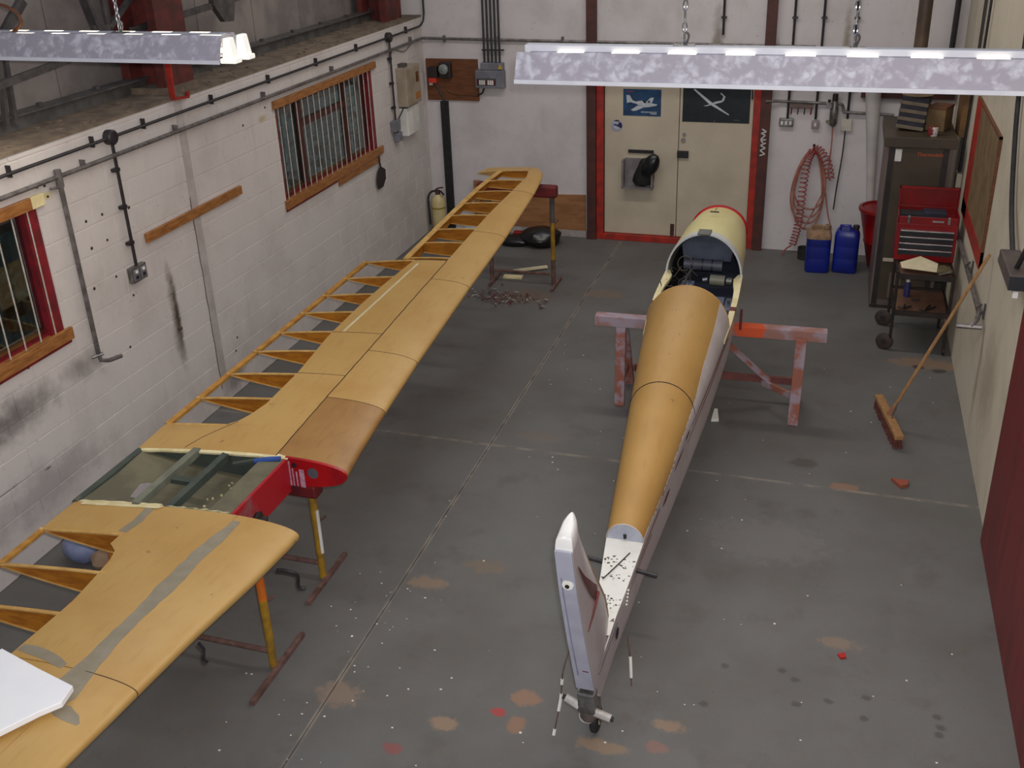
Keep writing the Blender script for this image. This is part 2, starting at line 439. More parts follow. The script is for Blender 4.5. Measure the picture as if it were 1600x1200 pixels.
# left wall of painted blocks, two barred windows
W2 = (7.985, 10.13, 1.43, 2.335)
W1 = (2.66, 4.845, 1.43, 2.335)
HOLES = (W1, W2)
b = B()
for y0, y1, z0, z1 in rects_minus((0.2, YB + .25, -0.1, LEDGE - .02), HOLES):
    b.box(XL - .22, XL - .006, y0, y1, z0, z1)
wall_left = struct(b.build('wall_left', M_WALL_L), 'white painted block wall with two barred windows')
CH, CW, J = 0.2045, 0.43, 0.0022
full = None
row = 0
z = 0.0
while z < LEDGE - .03:
    z1 = min(z + CH, LEDGE - .022)
    y = 1.9 - (CW / 2 if row % 2 else 0)
    while y < YB:
        for a0, a1, c0, c1 in rects_minus((max(y + J, 1.6), min(y + CW - J, YB - .002), z + J, z1 - J), HOLES):
            if a1 - a0 < .02 or c1 - c0 < .02: continue
            isfull = abs((a1 - a0) - (CW - 2*J)) < 1e-4 and abs((c1 - c0) - (CH - 2*J)) < 1e-4
            d = random.uniform(0, .0012)
            if isfull and full is not None:
                o = full.copy(); COL.objects.link(o)
            else:
                hy, hz, e = (a1-a0)/2, (c1-c0)/2, .004
                bb = B().add([(-.012,-hy,-hz),(-.012,hy,-hz),(-.012,hy,hz),(-.012,-hy,hz),(0,-hy+e,-hz+e),(0,hy-e,-hz+e),(0,hy-e,hz-e),(0,-hy+e,hz-e)],
                             [(4,5,6,7),(0,1,5,4),(1,2,6,5),(2,3,7,6),(3,0,4,7)])
                o = bb.build('block', M_WALL_L)
                if isfull: full = o
            o.parent = wall_left
            o.location = (XL - d, (a0+a1)/2, (c0+c1)/2)
        y += CW
    z += CH; row += 1
# movement joint: plastered strip with a crack beside it
struct(box('trim_1', mat('greyer_joint_plaster', (186, 178, 174), (170, 160, 156), 5, .8), XL, XL + .004, 6.49, 6.585, 0.0, LEDGE - .02), 'plastered joint strip running up left wall')
b = B().tube([(XL + .002, 6.487 + .004*math.sin(i*2.1), 0.15 + i*.11) for i in range(17)], .0028, 5)
b.build('crack', mat('crack_dark', (74, 62, 60)), wall_left)
# bolt holes and knocks in the paint
b = B()
for p in ((-4.900, 5.439, 2.089), (-4.900, 5.265, 2.091), (-4.900, 5.437, 1.896), (-4.900, 5.265, 1.891), (-4.900, 5.738, 2.052), (-4.900, 5.451, 1.606), (-4.900, 5.204, 1.605), (-4.900, 5.596, 1.401),
          (-4.900, 5.445, 1.034), (-4.900, 5.275, 1.031), (-4.900, 4.448, 1.333), (-4.900, 6.834, 0.503), (-4.900, 7.418, 2.295), (-4.900, 6.782, 0.392), (-4.900, 7.815, 2.371), (-4.900, 7.868, 2.442), (-4.900, 4.885, 2.445), (-4.900, 4.955, 2.438), (-4.900, 4.961, 2.361), (-4.900, 11.230, 1.713)):
    b.lathe([(.011 * random.uniform(.7, 1.3), -.004), (.009, .0015)], p, 7, (1, 0, 0))
o = b.build('bolt_hole', mat('hole_dark', (52, 44, 42)), wall_left); o['kind'] = 'stuff'

def window(idx, y0, y1, z0, z1, mull, trans, label, bars, fr_w):
    w = struct(B().box(XL - .20, XL - .02, y0, y1, z0 - .004, z0 + .004).build('window_%d' % idx, M_WOODB), label)
    f = B()
    f.box(XL - .10, XL - .012, y0, y0 + .035, z0, z1).box(XL - .10, XL - .012, y1 - fr_w, y1, z0, z1)
    f.box(XL - .10, XL - .05, y0, y1, z0, z0 + .012).box(XL - .10, XL - .03, y0, y1, z1 - .03, z1)
    f.build('frame', M_REDWIN, w)
    xs = [y0 + .035] + list(mull) + [y1 - fr_w]
    for m_ in mull: box('mullion', M_OXDARK, XL - .09, XL - .035, m_ - .03, m_ + .03, z0 + .05, z1 - .05, w)  # window red with its shade put into the colour
    for a, c, zt in trans: box('transom', M_OXDARK, XL - .09, XL - .04, a + .03, c - .03, zt - .03, zt + .03, w)  # same shaded colour as the mullions
    for a, c in zip(xs, xs[1:]):
        cuts = [zt for ta, tc, zt in trans if abs(ta - a) < .02]
        for za, zb in zip([z0 + .055] + cuts, cuts + [z1 - .055]):
            box('pane', M_GLASS, XL - .072, XL - .068, a, c, za, zb, w)
    for yb in bars:
        B().tube([(XL - .004, yb, z0 - .03), (XL - .004, yb, z1 + .03)], .0055, 6).build('bar', M_BARS, w)
    return w
M_GLASS = bpy.data.materials.new('window_glass'); t = NT(M_GLASS)
t.out((0.86, 0.93, 0.93, 1), 0.02); t.b.inputs['Transmission Weight'].default_value = 1.0; t.b.inputs['IOR'].default_value = 1.45
M_BARS = mat('pale_steel_bar', (206, 198, 186), (180, 170, 158), 20, 0.45, 0.2)
w2 = window(2, W2[0], W2[1], W2[2], W2[3], (8.50, 9.50), [(8.50, 9.50, 2.07)], 'far barred window between timber battens on left wall', [W2[0] + .06 + i * .1165 for i in range(18)], .10)
w1 = window(1, W1[0], W1[1], W1[2], W1[3], (3.3, 4.0), [], 'near barred window cut by the left picture edge', [W1[1] - .09 - i * .142 for i in range(15)], .11)
box('batten', M_WOODB, XL, XL + .03, 7.94, 10.20, 2.325, 2.40, w2, .004)
box('batten', M_WOODB, XL, XL + .03, 7.95, 10.22, 1.36, 1.447, w2, .004)
box('batten', M_WOODB, XL, XL + .022, 9.07, 10.12, 1.285, 1.358, w2, .004)
box('batten', M_WOODB, XL, XL + .03, 2.5, 4.78, 2.325, 2.405, w1, .004)
box('batten', M_CREAM, XL, XL + .03, 4.782, 4.90, 2.325, 2.405, w1, .004, 'pale broken end of the upper batten')
box('batten', M_WOODB, XL, XL + .03, 2.5, 4.885, 1.36, 1.447, w1, .004)
box('sill', M_REDWIN, XL, XL + .012, 2.5, 4.87, 1.335, 1.358, w1)
box('sill', M_REDWIN, XL, XL + .010, 7.96, 9.05, 1.335, 1.358, w2)

# hedge and ground outside the windows
struct(box('exterior_ground', mat('outside_earth', (84, 104, 92), (62, 80, 68), 3, .95), XL - 6, XL - .22, -2, 16, -.2, -.05), 'ground outside the windows')
b = B()
rr = random.Random(3)
for i in range(5200):
    y = rr.uniform(1.5, 16.0); zz = rr.uniform(0, 4.2); x = XL - 1.5 - rr.random() ** 1.6 * 0.9 - .25 * math.sin(y * 2.3 + zz)
    c = V(x, y, zz); a = V(rr.gauss(0, 1), rr.gauss(0, 1), rr.gauss(0, 1)).normalized(); u = a.orthogonal().normalized(); w = a.cross(u); l = rr.uniform(.05, .12)
    b.add([c - u*l, c + w*l*.45, c + u*l, c - w*l*.45], [(0, 1, 2, 3)])
for i in range(40):
    y = 1.5 + i * .37; b.tube([(XL - 2.5, y, 0), (XL - 2.4 + rr.uniform(-.2, .2), y + rr.uniform(-.3, .3), 4.0)], .05, 5)
b.box(XL - 2.75, XL - 2.6, 1.0, 16.5, 0, 4.3)
tag(b.build('hedge', mat('hedge_leaves', (136, 164, 156), (84, 108, 96), 1.7, .5)), 'dark leafy hedge seen through the barred windows', 'hedge', kind='stuff')

# ledge on top of the block wall, eaves rail, cladding, steelwork
struct(box('trim_2', M_LEDGE, XL - .62, XL + .006, 0.2, YB, LEDGE - .02, LEDGE), 'dusty ledge on top of the left block wall')
b = B()
for i in range(150):
    y = random.uniform(3.5, YB - .2); x = XL - random.uniform(.0, .55); s = random.uniform(.006, .02)
    b.box(x - s, x + s, y - s * 1.3, y + s * 1.3, LEDGE, LEDGE + s * .7)
tag(b.build('rubble', M_LEDGE, bevel=.004), 'mortar crumbs and dust lying along the wall ledge', 'rubble', kind='stuff')
rail = struct(B().beam((XL - .47, 0.2, LEDGE + .05), (XL - .47, YB, LEDGE + .05), .09, .10).beam((XL - .44, 0.2, LEDGE + .105), (XL - .44, YB, LEDGE + .105), .14, .012).build('trim_3', M_STEELP), 'grey steel channel along the back of the ledge')
for i in range(12): box('bolt', M_TRUSS, XL - .46, XL - .43, 4.3 + i * .62, 4.34 + i * .62, LEDGE + .11, LEDGE + .135, rail)
upper = struct(box('wall_left_upper', M_CLAD, XL - .70, XL - .64, 0.2, YB + .25, 2.0, 5.4), 'grey sheet cladding above the ledge')
y = 0.3
while y < YB:
    box('cladding_sheet', M_CLAD, XL - .64, XL - .625, y + .006, min(y + .95 - .006, YB), LEDGE - .01, 5.4, upper, .004)
    y += .95
colu = struct(B().box(XL - .52, XL - .44, 6.60, 6.98, LEDGE, 5.4).box(XL - .44, XL - .20, 6.76, 6.80, LEDGE, 5.4).box(XL - .20, XL - .12, 6.60, 6.98, LEDGE, 5.4).build('trim_4', M_OXIDE), 'dark red steel column standing on the ledge')
B().box(XL - .54, XL - .08, 6.56, 7.02, LEDGE, LEDGE + .05).build('base_plate', M_LEDGE, colu)
struct(B().box(XL - .50, XL - .44, 10.95, 11.4, LEDGE, 5.4).box(XL - .44, XL - .22, 11.15, 11.19, LEDGE, 5.4).box(XL - .22, XL - .14, 10.95, 11.4, LEDGE, 5.4).build('trim_5', M_OXIDE), 'dark red steel column at the far end of the ledge')
br = thing('column_bracket', (-4.883, 6.466, 2.707), 'bright red bent bar bracket hanging over the block wall below the red column', 'bracket')
B().beam((-4.883, 6.470, 2.981), (-4.883, 6.459, 2.714), .012, .05, (1, 0, 0)).beam((-4.883, 6.459, 2.714), (-4.883, 6.663, 2.694), .03, .02).beam((-4.883, 6.663, 2.694), (-4.883, 6.657, 2.736), .03, .02, (1, 0, 0)).build('bar', M_REDFRAME, br)
gr = thing('lattice_girder', (-5.203, 6.129, 3.287), 'grey steel lattice bracing with gusset above the left ledge', 'girder')
for p, q, w in (((-5.203, 5.458, 3.562), (-5.203, 5.218, 3.367), .07), ((-5.203, 6.052, 3.542), (-5.203, 6.136, 3.263), .07), ((-5.203, 6.260, 3.521), (-5.203, 6.269, 3.263), .02), ((-5.203, 6.630, 3.483), (-5.203, 6.289, 3.279), .04),
                ((-5.203, 8.253, 3.305), (-5.203, 6.526, 3.219), .05), ((-5.203, 4.862, 3.047), (-5.203, 5.797, 3.122), .05), ((-5.263, 5.215, 3.347), (-5.263, 5.125, 2.789), .035), ((-5.263, 5.257, 3.299), (-5.263, 5.206, 2.780), .035)):
    B().beam(p, q, .03, w, (1, 0, 0) if abs(p[2] - q[2]) > abs(p[1] - q[1]) else (0, 0, 1)).build('lattice_bar', M_TRUSS, gr)
B().prism([(-5.173, 6.071, 3.317), (-5.173, 6.285, 3.299), (-5.173, 6.223, 3.242), (-5.173, 6.080, 3.252)], (-.03, 0, 0)).build('gusset_plate', M_TRUSS, gr)
B().prism([(-5.173, 7.677, 3.428), (-5.173, 8.040, 3.393), (-5.173, 7.942, 3.113), (-5.173, 7.797, 3.125), (-5.173, 7.656, 3.283)], (-.05, 0, 0)).build('gusset_plate', M_TRUSS, gr)

# back wall with double doors
DX0, DX1, DXM, DZ = -2.60, -0.83, -1.69, 2.30
b = B()
for x0, x1, z0, z1 in rects_minus((XL - .7, XR + .3, -0.1, 5.4), [(DX0, DX1, -0.1, DZ)]): b.box(x0, x1, YB, YB + .22, z0, z1)
wall_back = struct(b.build('wall_back', M_WALL_B), 'white painted back wall with double doors')
def stanchion(n, x0, x1, xr0, xr1, label, lab2):
    s = struct(box('trim_%d' % n, M_OXDARK, x0, x1, YB - .09, YB, 0, 5.4, None, .004), label)
    return s
stanchion(6, -2.80, -2.685, 0, 0, 'brown steel stanchion left of the doors', '')
st2 = stanchion(7, -0.75, -0.635, 0, 0, 'brown steel stanchion right of the doors', '')
b = B()
for s in (((0,0),(.06,.02)), ((.06,.02),(.0,.06)), ((.0,.06),(.06,.09)), ((.06,.09),(.0,.12)), ((0,.12),(.06,.15)), ((.03,.15),(.0,.18)), ((0,.18),(.06,.19)), ((.0,.19),(.05,.24)), ((.05,.24),(.0,.26)), ((0,.26),(.06,.28)), ((.06,.28),(.01,.31))):
    (a, c), (d, e) = s; b.beam((-0.725 + a, YB - .0915, 1.17 + c), (-0.725 + d, YB - .0915, 1.17 + e), .003, .013, (1, 0, 0))
b.build('white_scrawl', M_WHITE, st2)
frame = struct(B().box(DX0 - .085, DX0, YB - .05, YB + .1, 0, DZ + .08).box(DX1, DX1 + .085, YB - .05, YB + .1, 0, DZ + .08).box(DX0 - .085, DX1 + .075, YB - .05, YB + .1, DZ, DZ + .08).box(DX0, DX1, YB - .05, YB + .1, 0, .075).build('trim_8', M_REDFRAME, bevel=.004), 'red frame and threshold round the double doors')
struct(box('trim_12', M_DARK, DX0 - .05, DX1 + .05, YB + .06, YB + .075, 0, DZ + .05), 'dark sheet put in as the shade behind the door leaves')  # solid sheet, its near-black colour stands in for shade in the gaps
d1 = struct(box('door_1', M_DOOR, DX0 + .006, DXM - .004, YB + .01, YB + .05, .08, DZ - .005, None, .003), 'left leaf of the cream double doors')
d2 = struct(box('door_2', M_DOOR, DXM + .004, DX1 - .006, YB + .01, YB + .05, .08, DZ - .005, None, .003), 'right leaf of the cream double doors')
box('bolt_plate', M_OXDARK, -1.757, -1.711, YB - .005, YB + .012, .09, .24, d1)
box('letter_plate', M_BLACK, -2.299, -1.987, YB - .01, YB + .011, 1.115, 1.155, d1, .003)
box('hasp', M_BLACK, -1.70, -1.565, YB - .02, YB + .011, 1.08, 1.165, d2, .004)
b = B().lathe([(.03, 0), (.03, .01)], (-1.635, YB + .011, 1.29), 12, (0, -1, 0)).lathe([(.022, 0), (.022, .012)], (-1.625, YB + .011, 1.36), 12, (0, -1, 0))
b.build('lock_plate', mat('greyed_door_marks', (142, 134, 130), (120, 112, 110), 20, .6), d2)
B().tube([(-0.86, YB - .0, 1.94), (-0.855, YB - .01, 1.80)], .008, 6).build('hook', M_BLACK, d2)

wall_right = struct(box('wall_right', M_WALL_R, XR, XR + .22, 0.2, YB + .25, -.1, 5.4), 'cream painted right wall')
rp = struct(box('door_3', mat('dark_red_sheet_door', (118, 34, 34), (100, 28, 30), 3, .45, st=(1, 3, .4)), XR - .035, XR, 0.2, 5.95, 0.005, 3.2, None, .003), 'dark red sheet panel covering the near right wall')

# skirting board sheet on the back wall
sk = struct(B().prism([(-4.29, YB - .022, .10), (-2.83, YB - .022, .08), (-2.83, YB - .022, .555), (-4.29, YB - .022, .50)], (0, .02, 0)).build('trim_9', M_PLYB), 'brown plywood sheet along foot of back wall')
struct(box('trim_10', mat('pale_plinth', (176, 168, 164), (150, 144, 140), 8, .8), -4.3, -2.82, YB - .03, YB, 0, .085), 'pale plinth strip below plywood sheet')

# ================================================================ SERVICES ON THE LEFT WALL
cn = thing('black_conduit', (-4.883, 6.690, 2.602), 'black steel conduit along the top of left wall turning up in far corner', 'conduit')
B().tube([(XL + .03, 1.5, 2.60), (XL + .03, 11.5, 2.60), (XL + .035, 11.56, 2.61), (XL + .05, YB - .05, 2.66), (XL + .06, YB - .04, 2.75), (XL + .06, YB - .04, 5.2)], .0125, 8).build('pipe', M_BLACK, cn, True)
for p in ((-4.903, 4.665, 2.611), (-4.903, 5.465, 2.610), (-4.903, 6.051, 2.616), (-4.903, 6.973, 2.607), (-4.903, 7.905, 2.608), (-4.903, 8.837, 2.592), (-4.903, 9.760, 2.588), (-4.903, 11.126, 2.573)):
    box('clip', M_BLACK, XL, XL + .036, p[1] - .005, p[1] + .005, 2.572, 2.65, cn)
for p, zb in (((-4.903, 5.656, 2.597), 1.66), ((-4.903, 10.602, 2.574), 1.66)):
    B().lathe([(.055, 0), (.055, .05), (.045, .06)], (XL, p[1], 2.60), 14, (1, 0, 0)).build('junction_box', M_BLACK, cn, True)
    B().tube([(XL + .03, p[1], 2.6), (XL + .03, p[1], zb - .05)], .0125, 8).build('drop_pipe', M_BLACK, cn, True)
    for k in range(3): box('clip', M_BLACK, XL, XL + .04, p[1] - .035, p[1] + .02, 2.35 - k * .28, 2.375 - k * .28, cn)
so = thing('twin_socket', (XL, 5.66, 1.56), 'metal twin wall socket below black conduit drop beside the brown batten', 'socket')
box('back_box', M_METAL, XL, XL + .045, 5.575, 5.75, 1.50, 1.62, so, .006)
for k in (-1, 1):
    box('socket_plate', M_GREYBOX, XL + .045, XL + .052, 5.66 + k*.042 - .034, 5.66 + k*.042 + .034, 1.515, 1.605, so, .003)
    box('switch', M_SOFT, XL + .052, XL + .058, 5.66 + k*.042 - .012, 5.66 + k*.042 + .012, 1.575, 1.595, so)
    box('switch', M_BLACK, XL + .052, XL + .056, 5.66 + k*.042 - .015, 5.66 + k*.042 + .015, 1.53, 1.555, so)
ap = thing('grey_air_pipe', (-4.883, 6.657, 2.485), 'grey compressed air pipe along left and back walls with a drop leg', 'pipe')
B().tube([(XL + .035, 1.5, 2.48), (XL + .035, 11.55, 2.455), (XL + .05, YB - .05, 2.45), (XL + .14, YB - .035, 2.445), (-0.2, YB - .035, 2.40)], .017, 8).build('pipe', M_PIPE, ap, True)
B().tube([(XL + .035, 5.06, 2.46), (XL + .035, 5.065, 1.14)], .017, 8).build('drop_pipe', M_PIPE, ap, True)
B().tube([(XL + .035, 5.06, 2.52), (XL + .035, 5.06, 2.40)], .025, 8).build('tee', M_PIPE, ap, True)
B().tube([(XL + .035, 5.065, 1.16), (XL + .04, 5.07, 1.10), (XL + .07, 5.12, 1.08), (XL + .10, 5.22, 1.075)], .016, 8).build('elbow', M_PIPE, ap, True)
B().tube([(XL + .01, 5.02, 1.14), (XL + .06, 5.085, 1.15)], .012, 6).build('tap_lever', M_METAL, ap, True)
B().tube([(XL + .02, 4.98, 2.41), (XL + .035, 5.07, 2.40)], .010, 6).build('stub', M_PIPE, ap, True)
for p in ((-4.903, 5.325, 2.485), (-4.903, 6.421, 2.480), (-4.903, 7.780, 2.477), (-4.903, 9.145, 2.477), (-4.903, 11.224, 2.471)): box('clip', M_PIPE, XL, XL + .045, p[1] - .005, p[1] + .005, 2.455, 2.52, ap)
for x in (XL + .3, -3.9, -3.1): box('clip', M_PIPE, x - .01, x + .01, YB - .055, YB, 2.40, 2.48, ap)
tag(box('brown_batten', M_WOODB, XL, XL + .03, 5.845, 7.215, 1.735, 1.81, None, .004), 'brown wooden batten fixed alone on left wall between the windows', 'batten')
tube_o = tag(B().lathe([(.018, 0), (.014, .03), (.010, .031)], (XL, 6.05, .93), 8, (1, 0, 0)).build('wall_stub', mat('rusty_stub', (86, 68, 52), None, 20, .8)), 'rusty pipe stub at the top of the soot streak', 'pipe')
cp = thing('meter_cupboard', (XL, 11.0, 2.0), 'beige slim metal cupboard high on left wall near the far corner', 'cupboard')
box('cabinet_body', M_BEIGE, XL, XL + .13, 10.78, 11.20, 1.77, 2.22, cp, .008)
box('cupboard_door', M_BEIGE, XL + .13, XL + .136, 10.80, 11.18, 1.79, 2.20, cp, .003)
box('window_slot', M_BOARD, XL + .136, XL + .14, 11.05, 11.13, 2.02, 2.14, cp)
box('orange_label', mat('orange_label', (186, 122, 60)), XL + .136, XL + .138, 11.02, 11.17, 1.82, 1.90, cp)
box('top_block', M_TRUSS, XL, XL + .08, 10.85, 10.95, 2.22, 2.26, cp)
wb_ = thing('white_wall_box', (XL, 10.95, 1.58), 'white enamel box just below the beige cupboard', 'box')
box('box_body', M_WHITE, XL, XL + .10, 10.79, 11.17, 1.42, 1.75, wb_, .008)
box('side_cover', M_SOFT, XL + .10, XL + .104, 10.80, 10.95, 1.43, 1.70, wb_)
iso = thing('isolator_switch', (XL, 10.58, 1.58), 'grey isolator and socket under the far conduit drop', 'switch')
box('switch_body', M_GREYBOX, XL, XL + .07, 10.50, 10.66, 1.53, 1.66, iso, .01)
box('socket_body', M_GREYBOX, XL, XL + .07, 10.57, 10.69, 1.40, 1.51, iso, .01)
B().tube(arcpts([(XL + .04, 10.64, 1.64), (XL + .06, 10.76, 1.74), (XL + .05, 10.84, 1.80)]), .008, 6).build('flex', M_BLACK, iso, True)
sp = thing('hanging_shovel', (XL, 10.08, 1.2), 'small black coal shovel hanging below the far window', 'shovel')
B().tube([(XL + .02, 10.06, 1.36), (XL + .03, 10.08, 1.22)], .011, 7).build('handle', M_BLACK, sp, True)
B().prism([(XL + .02, 10.08, 1.24), (XL + .02, 10.21, 1.17), (XL + .02, 10.20, 1.06), (XL + .02, 10.11, .985), (XL + .02, 9.98, .99), (XL + .02, 9.96, 1.10), (XL + .02, 10.0, 1.19)], (.012, 0, 0)).build('blade', M_DARK, sp, bevel=.004)
wr = tag(B().tube(arcpts([(-4.893, 10.695, 2.432), (-4.891, 10.590, 2.304), (-4.893, 10.698, 2.446), (-4.891, 11.058, 2.376), (-4.891, 11.332, 2.455)]), .005, 5).build('loose_flex', M_PIPE), 'thin loose grey wire looped under the pipes near far corner', 'wire')

# ================================================================ SERVICES ON THE BACK WALL
pole = tag(box('black_duct', M_RUBBER, -4.70, -4.60, YB - .05, YB, 0.0, 1.68, None, .006), 'tall black cable duct on back wall below the meter board', 'duct')
mb = thing('meter_board', (-4.52, YB - .02, 1.9), 'dark brown meter board with fuse box and round meter in the far left corner', 'board')
box('board', M_BOARD, -4.87, -4.185, YB - .025, YB, 1.69, 2.20, mb, .004)
fb = box('fuse_box', M_DARK, -4.82, -4.70, YB - .10, YB - .02, 1.975, 2.11, mb, .008)
box('fuse_label', mat('red_fuse_label', (220, 62, 40)), -4.815, -4.715, YB - .104, YB - .02, 1.915, 1.975, mb, .004)
box('white_tag', M_WHITE, -4.835, -4.79, YB - .035, YB - .02, 1.875, 1.905, mb)
box('meter_case', M_DARK, -4.68, -4.52, YB - .09, YB - .02, 1.97, 2.165, mb, .015)
B().lathe([(.062, 0), (.062, .02), (.05, .03)], (-4.61, YB - .09, 2.085), 18, (0, -1, 0)).build('meter_glass', mat('grey_meter_glass', (140, 146, 142), (110, 116, 114), 30, .25), mb, True)
B().tube(arcpts([(-4.76, YB - .03, 1.92), (-4.70, YB - .03, 1.80), (-4.65, YB - .03, 1.70), (-4.65, YB - .03, 1.66)]), .012, 6).build('cable', M_BLACK, mb, True)
B().tube(arcpts([(-4.60, YB - .03, 1.97), (-4.58, YB - .03, 1.80), (-4.35, YB - .03, 1.77), (-4.20, YB - .03, 1.76)]), .009, 6).build('cable', M_BOARD, mb, True)
db = thing('distribution_board', (-4.0, YB, 2.0), 'grey stepped fuse board fed by five black conduits', 'fuse board')
box('board_body', M_GREYBOX, -4.20, -3.83, YB - .10, YB, 1.865, 2.08, db, .012)
box('upper_body', M_GREYBOX, -4.13, -3.84, YB - .09, YB, 2.08, 2.17, db, .012)
box('breaker_window', M_TRUSS, -4.18, -3.93, YB - .106, YB - .10, 1.90, 1.985, db)
for k in range(9): box('breaker', M_WHITE if k % 4 else M_DKRED, -4.17 + k*.027, -4.15 + k*.027, YB - .112, YB - .106, 1.91, 1.965, db)
B().prism([(-3.90, YB - .0995, 2.10), (-3.845, YB - .0995, 2.10), (-3.872, YB - .0995, 2.16)], (0, .004, 0)).build('warning_label', mat('yellow_label', (206, 172, 40)), db)
B().tube(arcpts([(-4.10, YB - .05, 1.87), (-4.13, YB - .05, 1.80), (-4.20, YB - .03, 1.765)]), .012, 6).build('cable', M_BLACK, db, True)
for k in range(5):
    x = -4.085 + k*.049
    tag(B().tube([(x, YB - .045, 2.17), (x + .012, YB - .045, 5.2)], .0135, 8).build('riser_conduit', M_BLACK, None, True), 'black conduit above the grey fuse board, ' + ('leftmost of five', 'second from left of five', 'middle one of five', 'second from right of five', 'rightmost of five')[k], 'conduit', 'five conduits above the fuse board')
tag(box('saddle_bar', M_BLACK, -4.11, -3.83, YB - .065, YB - .03, 2.31, 2.325), 'black saddle bar across the five riser conduits', 'bracket')

def wall_conduit(x, z0, z1, label):
    o = thing('wall_conduit', (x, YB, z0), label, 'conduit')
    B().tube([(x, YB - .03, z0), (x - .01, YB - .03, z1)], .014, 8).build('pipe', M_BLACK, o, True)
    for k in range(3): box('clip', M_BLACK, x - .03, x + .03, YB - .05, YB, 1.95 + k*.75, 1.97 + k*.75, o)
    return o
wall_conduit(-0.445, 1.60, 5.2, 'black conduit dropping to the wide triple switch')
wall_conduit(-0.135, 1.60, 5.2, 'black conduit dropping to the small pink-grey switch')
wall_conduit(0.21, 1.62, 5.2, 'black conduit dropping to the square cream outlet')
wall_conduit(-1.22, 2.52, 5.2, 'short black conduit ending in a rust stain above the doors')
s3 = thing('triple_switch', (-0.45, YB, 1.55), 'wide metal three-gang switch right of the door stanchion', 'switch')
box('switch_plate', M_METAL, -0.535, -0.375, YB - .05, YB, 1.505, 1.60, s3, .008)
for k in range(3): box('rocker', M_WHITE, -0.515 + k*.047, -0.49 + k*.047, YB - .057, YB - .05, 1.53, 1.57, s3, .003)
s1 = thing('single_switch', (-0.13, YB, 1.54), 'small single switch above the coiled hose hook', 'switch')
box('switch_plate', mat('pinkish_grey_plate', (158, 140, 142)), -0.175, -0.09, YB - .045, YB, 1.49, 1.585, s1, .008)
box('rocker', M_WHITE, -0.145, -0.12, YB - .052, YB - .045, 1.52, 1.56, s1, .003)
ou = thing('cream_outlet', (0.2, YB, 1.54), 'square cream cable outlet right of the air regulator', 'outlet')
box('outlet_plate', mat('pale_outlet', (198, 190, 176)), 0.145, 0.265, YB - .035, YB, 1.475, 1.615, ou, .006)
B().tube(arcpts([(0.20, YB - .03, 1.48), (0.195, YB - .03, 1.2), (0.17, YB - .03, .85), (0.155, YB - .03, .55)]), .008, 6).build('flex', M_BLACK, ou, True)
ra = thing('regulator_pipe', (-0.3, YB - .04, 1.79), 'grey air pipe with regulator right of the doors', 'pipe')
B().tube([(-0.70, YB - .10, 1.80), (-0.55, YB - .04, 1.795), (-0.03, YB - .04, 1.785)], .017, 8).build('pipe', M_PIPE, ra, True)
B().tube(arcpts([(0.05, YB - .06, 1.785), (0.13, YB - .05, 1.78), (0.155, YB - .04, 1.74), (0.165, YB - .04, 1.70), (0.21, YB - .04, 1.69), (0.7, YB - .04, 1.675)]), .017, 8).build('lower_pipe', M_PIPE, ra, True)
B().lathe([(.028, 0), (.032, .06), (.03, .13)], (0.06, YB - .07, 1.77), 12).build('regulator', M_DARK, ra, True)
B().lathe([(.02, -.30), (.045, -.27), (.045, -.12), (.04, -.04), (.028, 0)], (0.06, YB - .07, 1.83), 14).build('filter_bowl', M_METAL, ra, True)
B().lathe([(.035, 0), (.035, .025)], (-0.0, YB - .10, 1.775), 12, (0, -1, 0)).build('gauge', M_METAL, ra, True)
B().lathe([(.018, 0), (.018, .025)], (0.0, YB - .09, 1.81), 8).build('tap', M_DARK, ra, True)
box('oil_tray', mat('dull_green_tray', (128, 122, 96)), -0.02, 0.085, YB - .10, YB - .01, 1.575, 1.59, ra)
B().tube(arcpts([(0.06, YB - .06, 1.58), (0.065, YB - .05, 1.3), (0.06, YB - .05, 1.0), (0.09, YB - .05, .9)]), .010, 6).build('hose', M_HOSE, ra, True)
kr = thing('tool_rack', (-0.29, YB, 1.72), 'grey wooden peg rack with hanging tools beneath the grey pipe', 'rack')
box('rack_board', mat('grey_brown_rack', (112, 92, 86)), -0.425, -0.17, YB - .045, YB, 1.715, 1.765, kr, .004)
for k, m in enumerate((M_DKRED, M_TRUSS, M_TRUSS, M_DKRED)):
    x = -0.405 + k*.072
    tag(B().tube([(x, YB - .055, 1.73), (x - .004, YB - .055, 1.655)], .009, 6).build('hanging_tool', m, None, True),
        ['dark red tool at the left end of the peg rack', 'grey tool second from left on the peg rack', 'grey tool third from left on the peg rack', 'thin dark red tool at the right end of the peg rack'][k], 'tool', 'tools on the peg rack')

# coiled air hose on its hook
hs = thing('coiled_air_hose', (-0.12, YB, 1.3), 'red-brown air hose with spring coil hung on a wall hook', 'hose')
B().tube([(-0.125, YB, 1.26), (-0.125, YB - .09, 1.25), (-0.125, YB - .10, 1.33)], .012, 6).build('hook', M_BLACK, hs, True)
def helix(path, r, turns, tr):
    P = arcpts(path, 24); n = len(P); pts = []
    for i, p in enumerate(P):
        d = (P[min(i+1, n-1)] - P[max(i-1, 0)]).normalized(); a = d.cross(Vector((0, 1, 0))).normalized(); b_ = d.cross(a)
        t = 2*math.pi*turns*i/(n-1)
        pts.append((p, a, b_, t))
    out = []
    for i in range(n-1):
        for k in range(3):
            f = k/3; p, a, b_, t0 = pts[i]; q, a2, b2, t1 = pts[i+1]; t = t0 + (t1-t0)*f
            out.append(p.lerp(q, f) + a.lerp(a2, f)*(r*math.cos(t)) + b_.lerp(b2, f)*(r*math.sin(t)))
    return B().tube(out, tr, 5)
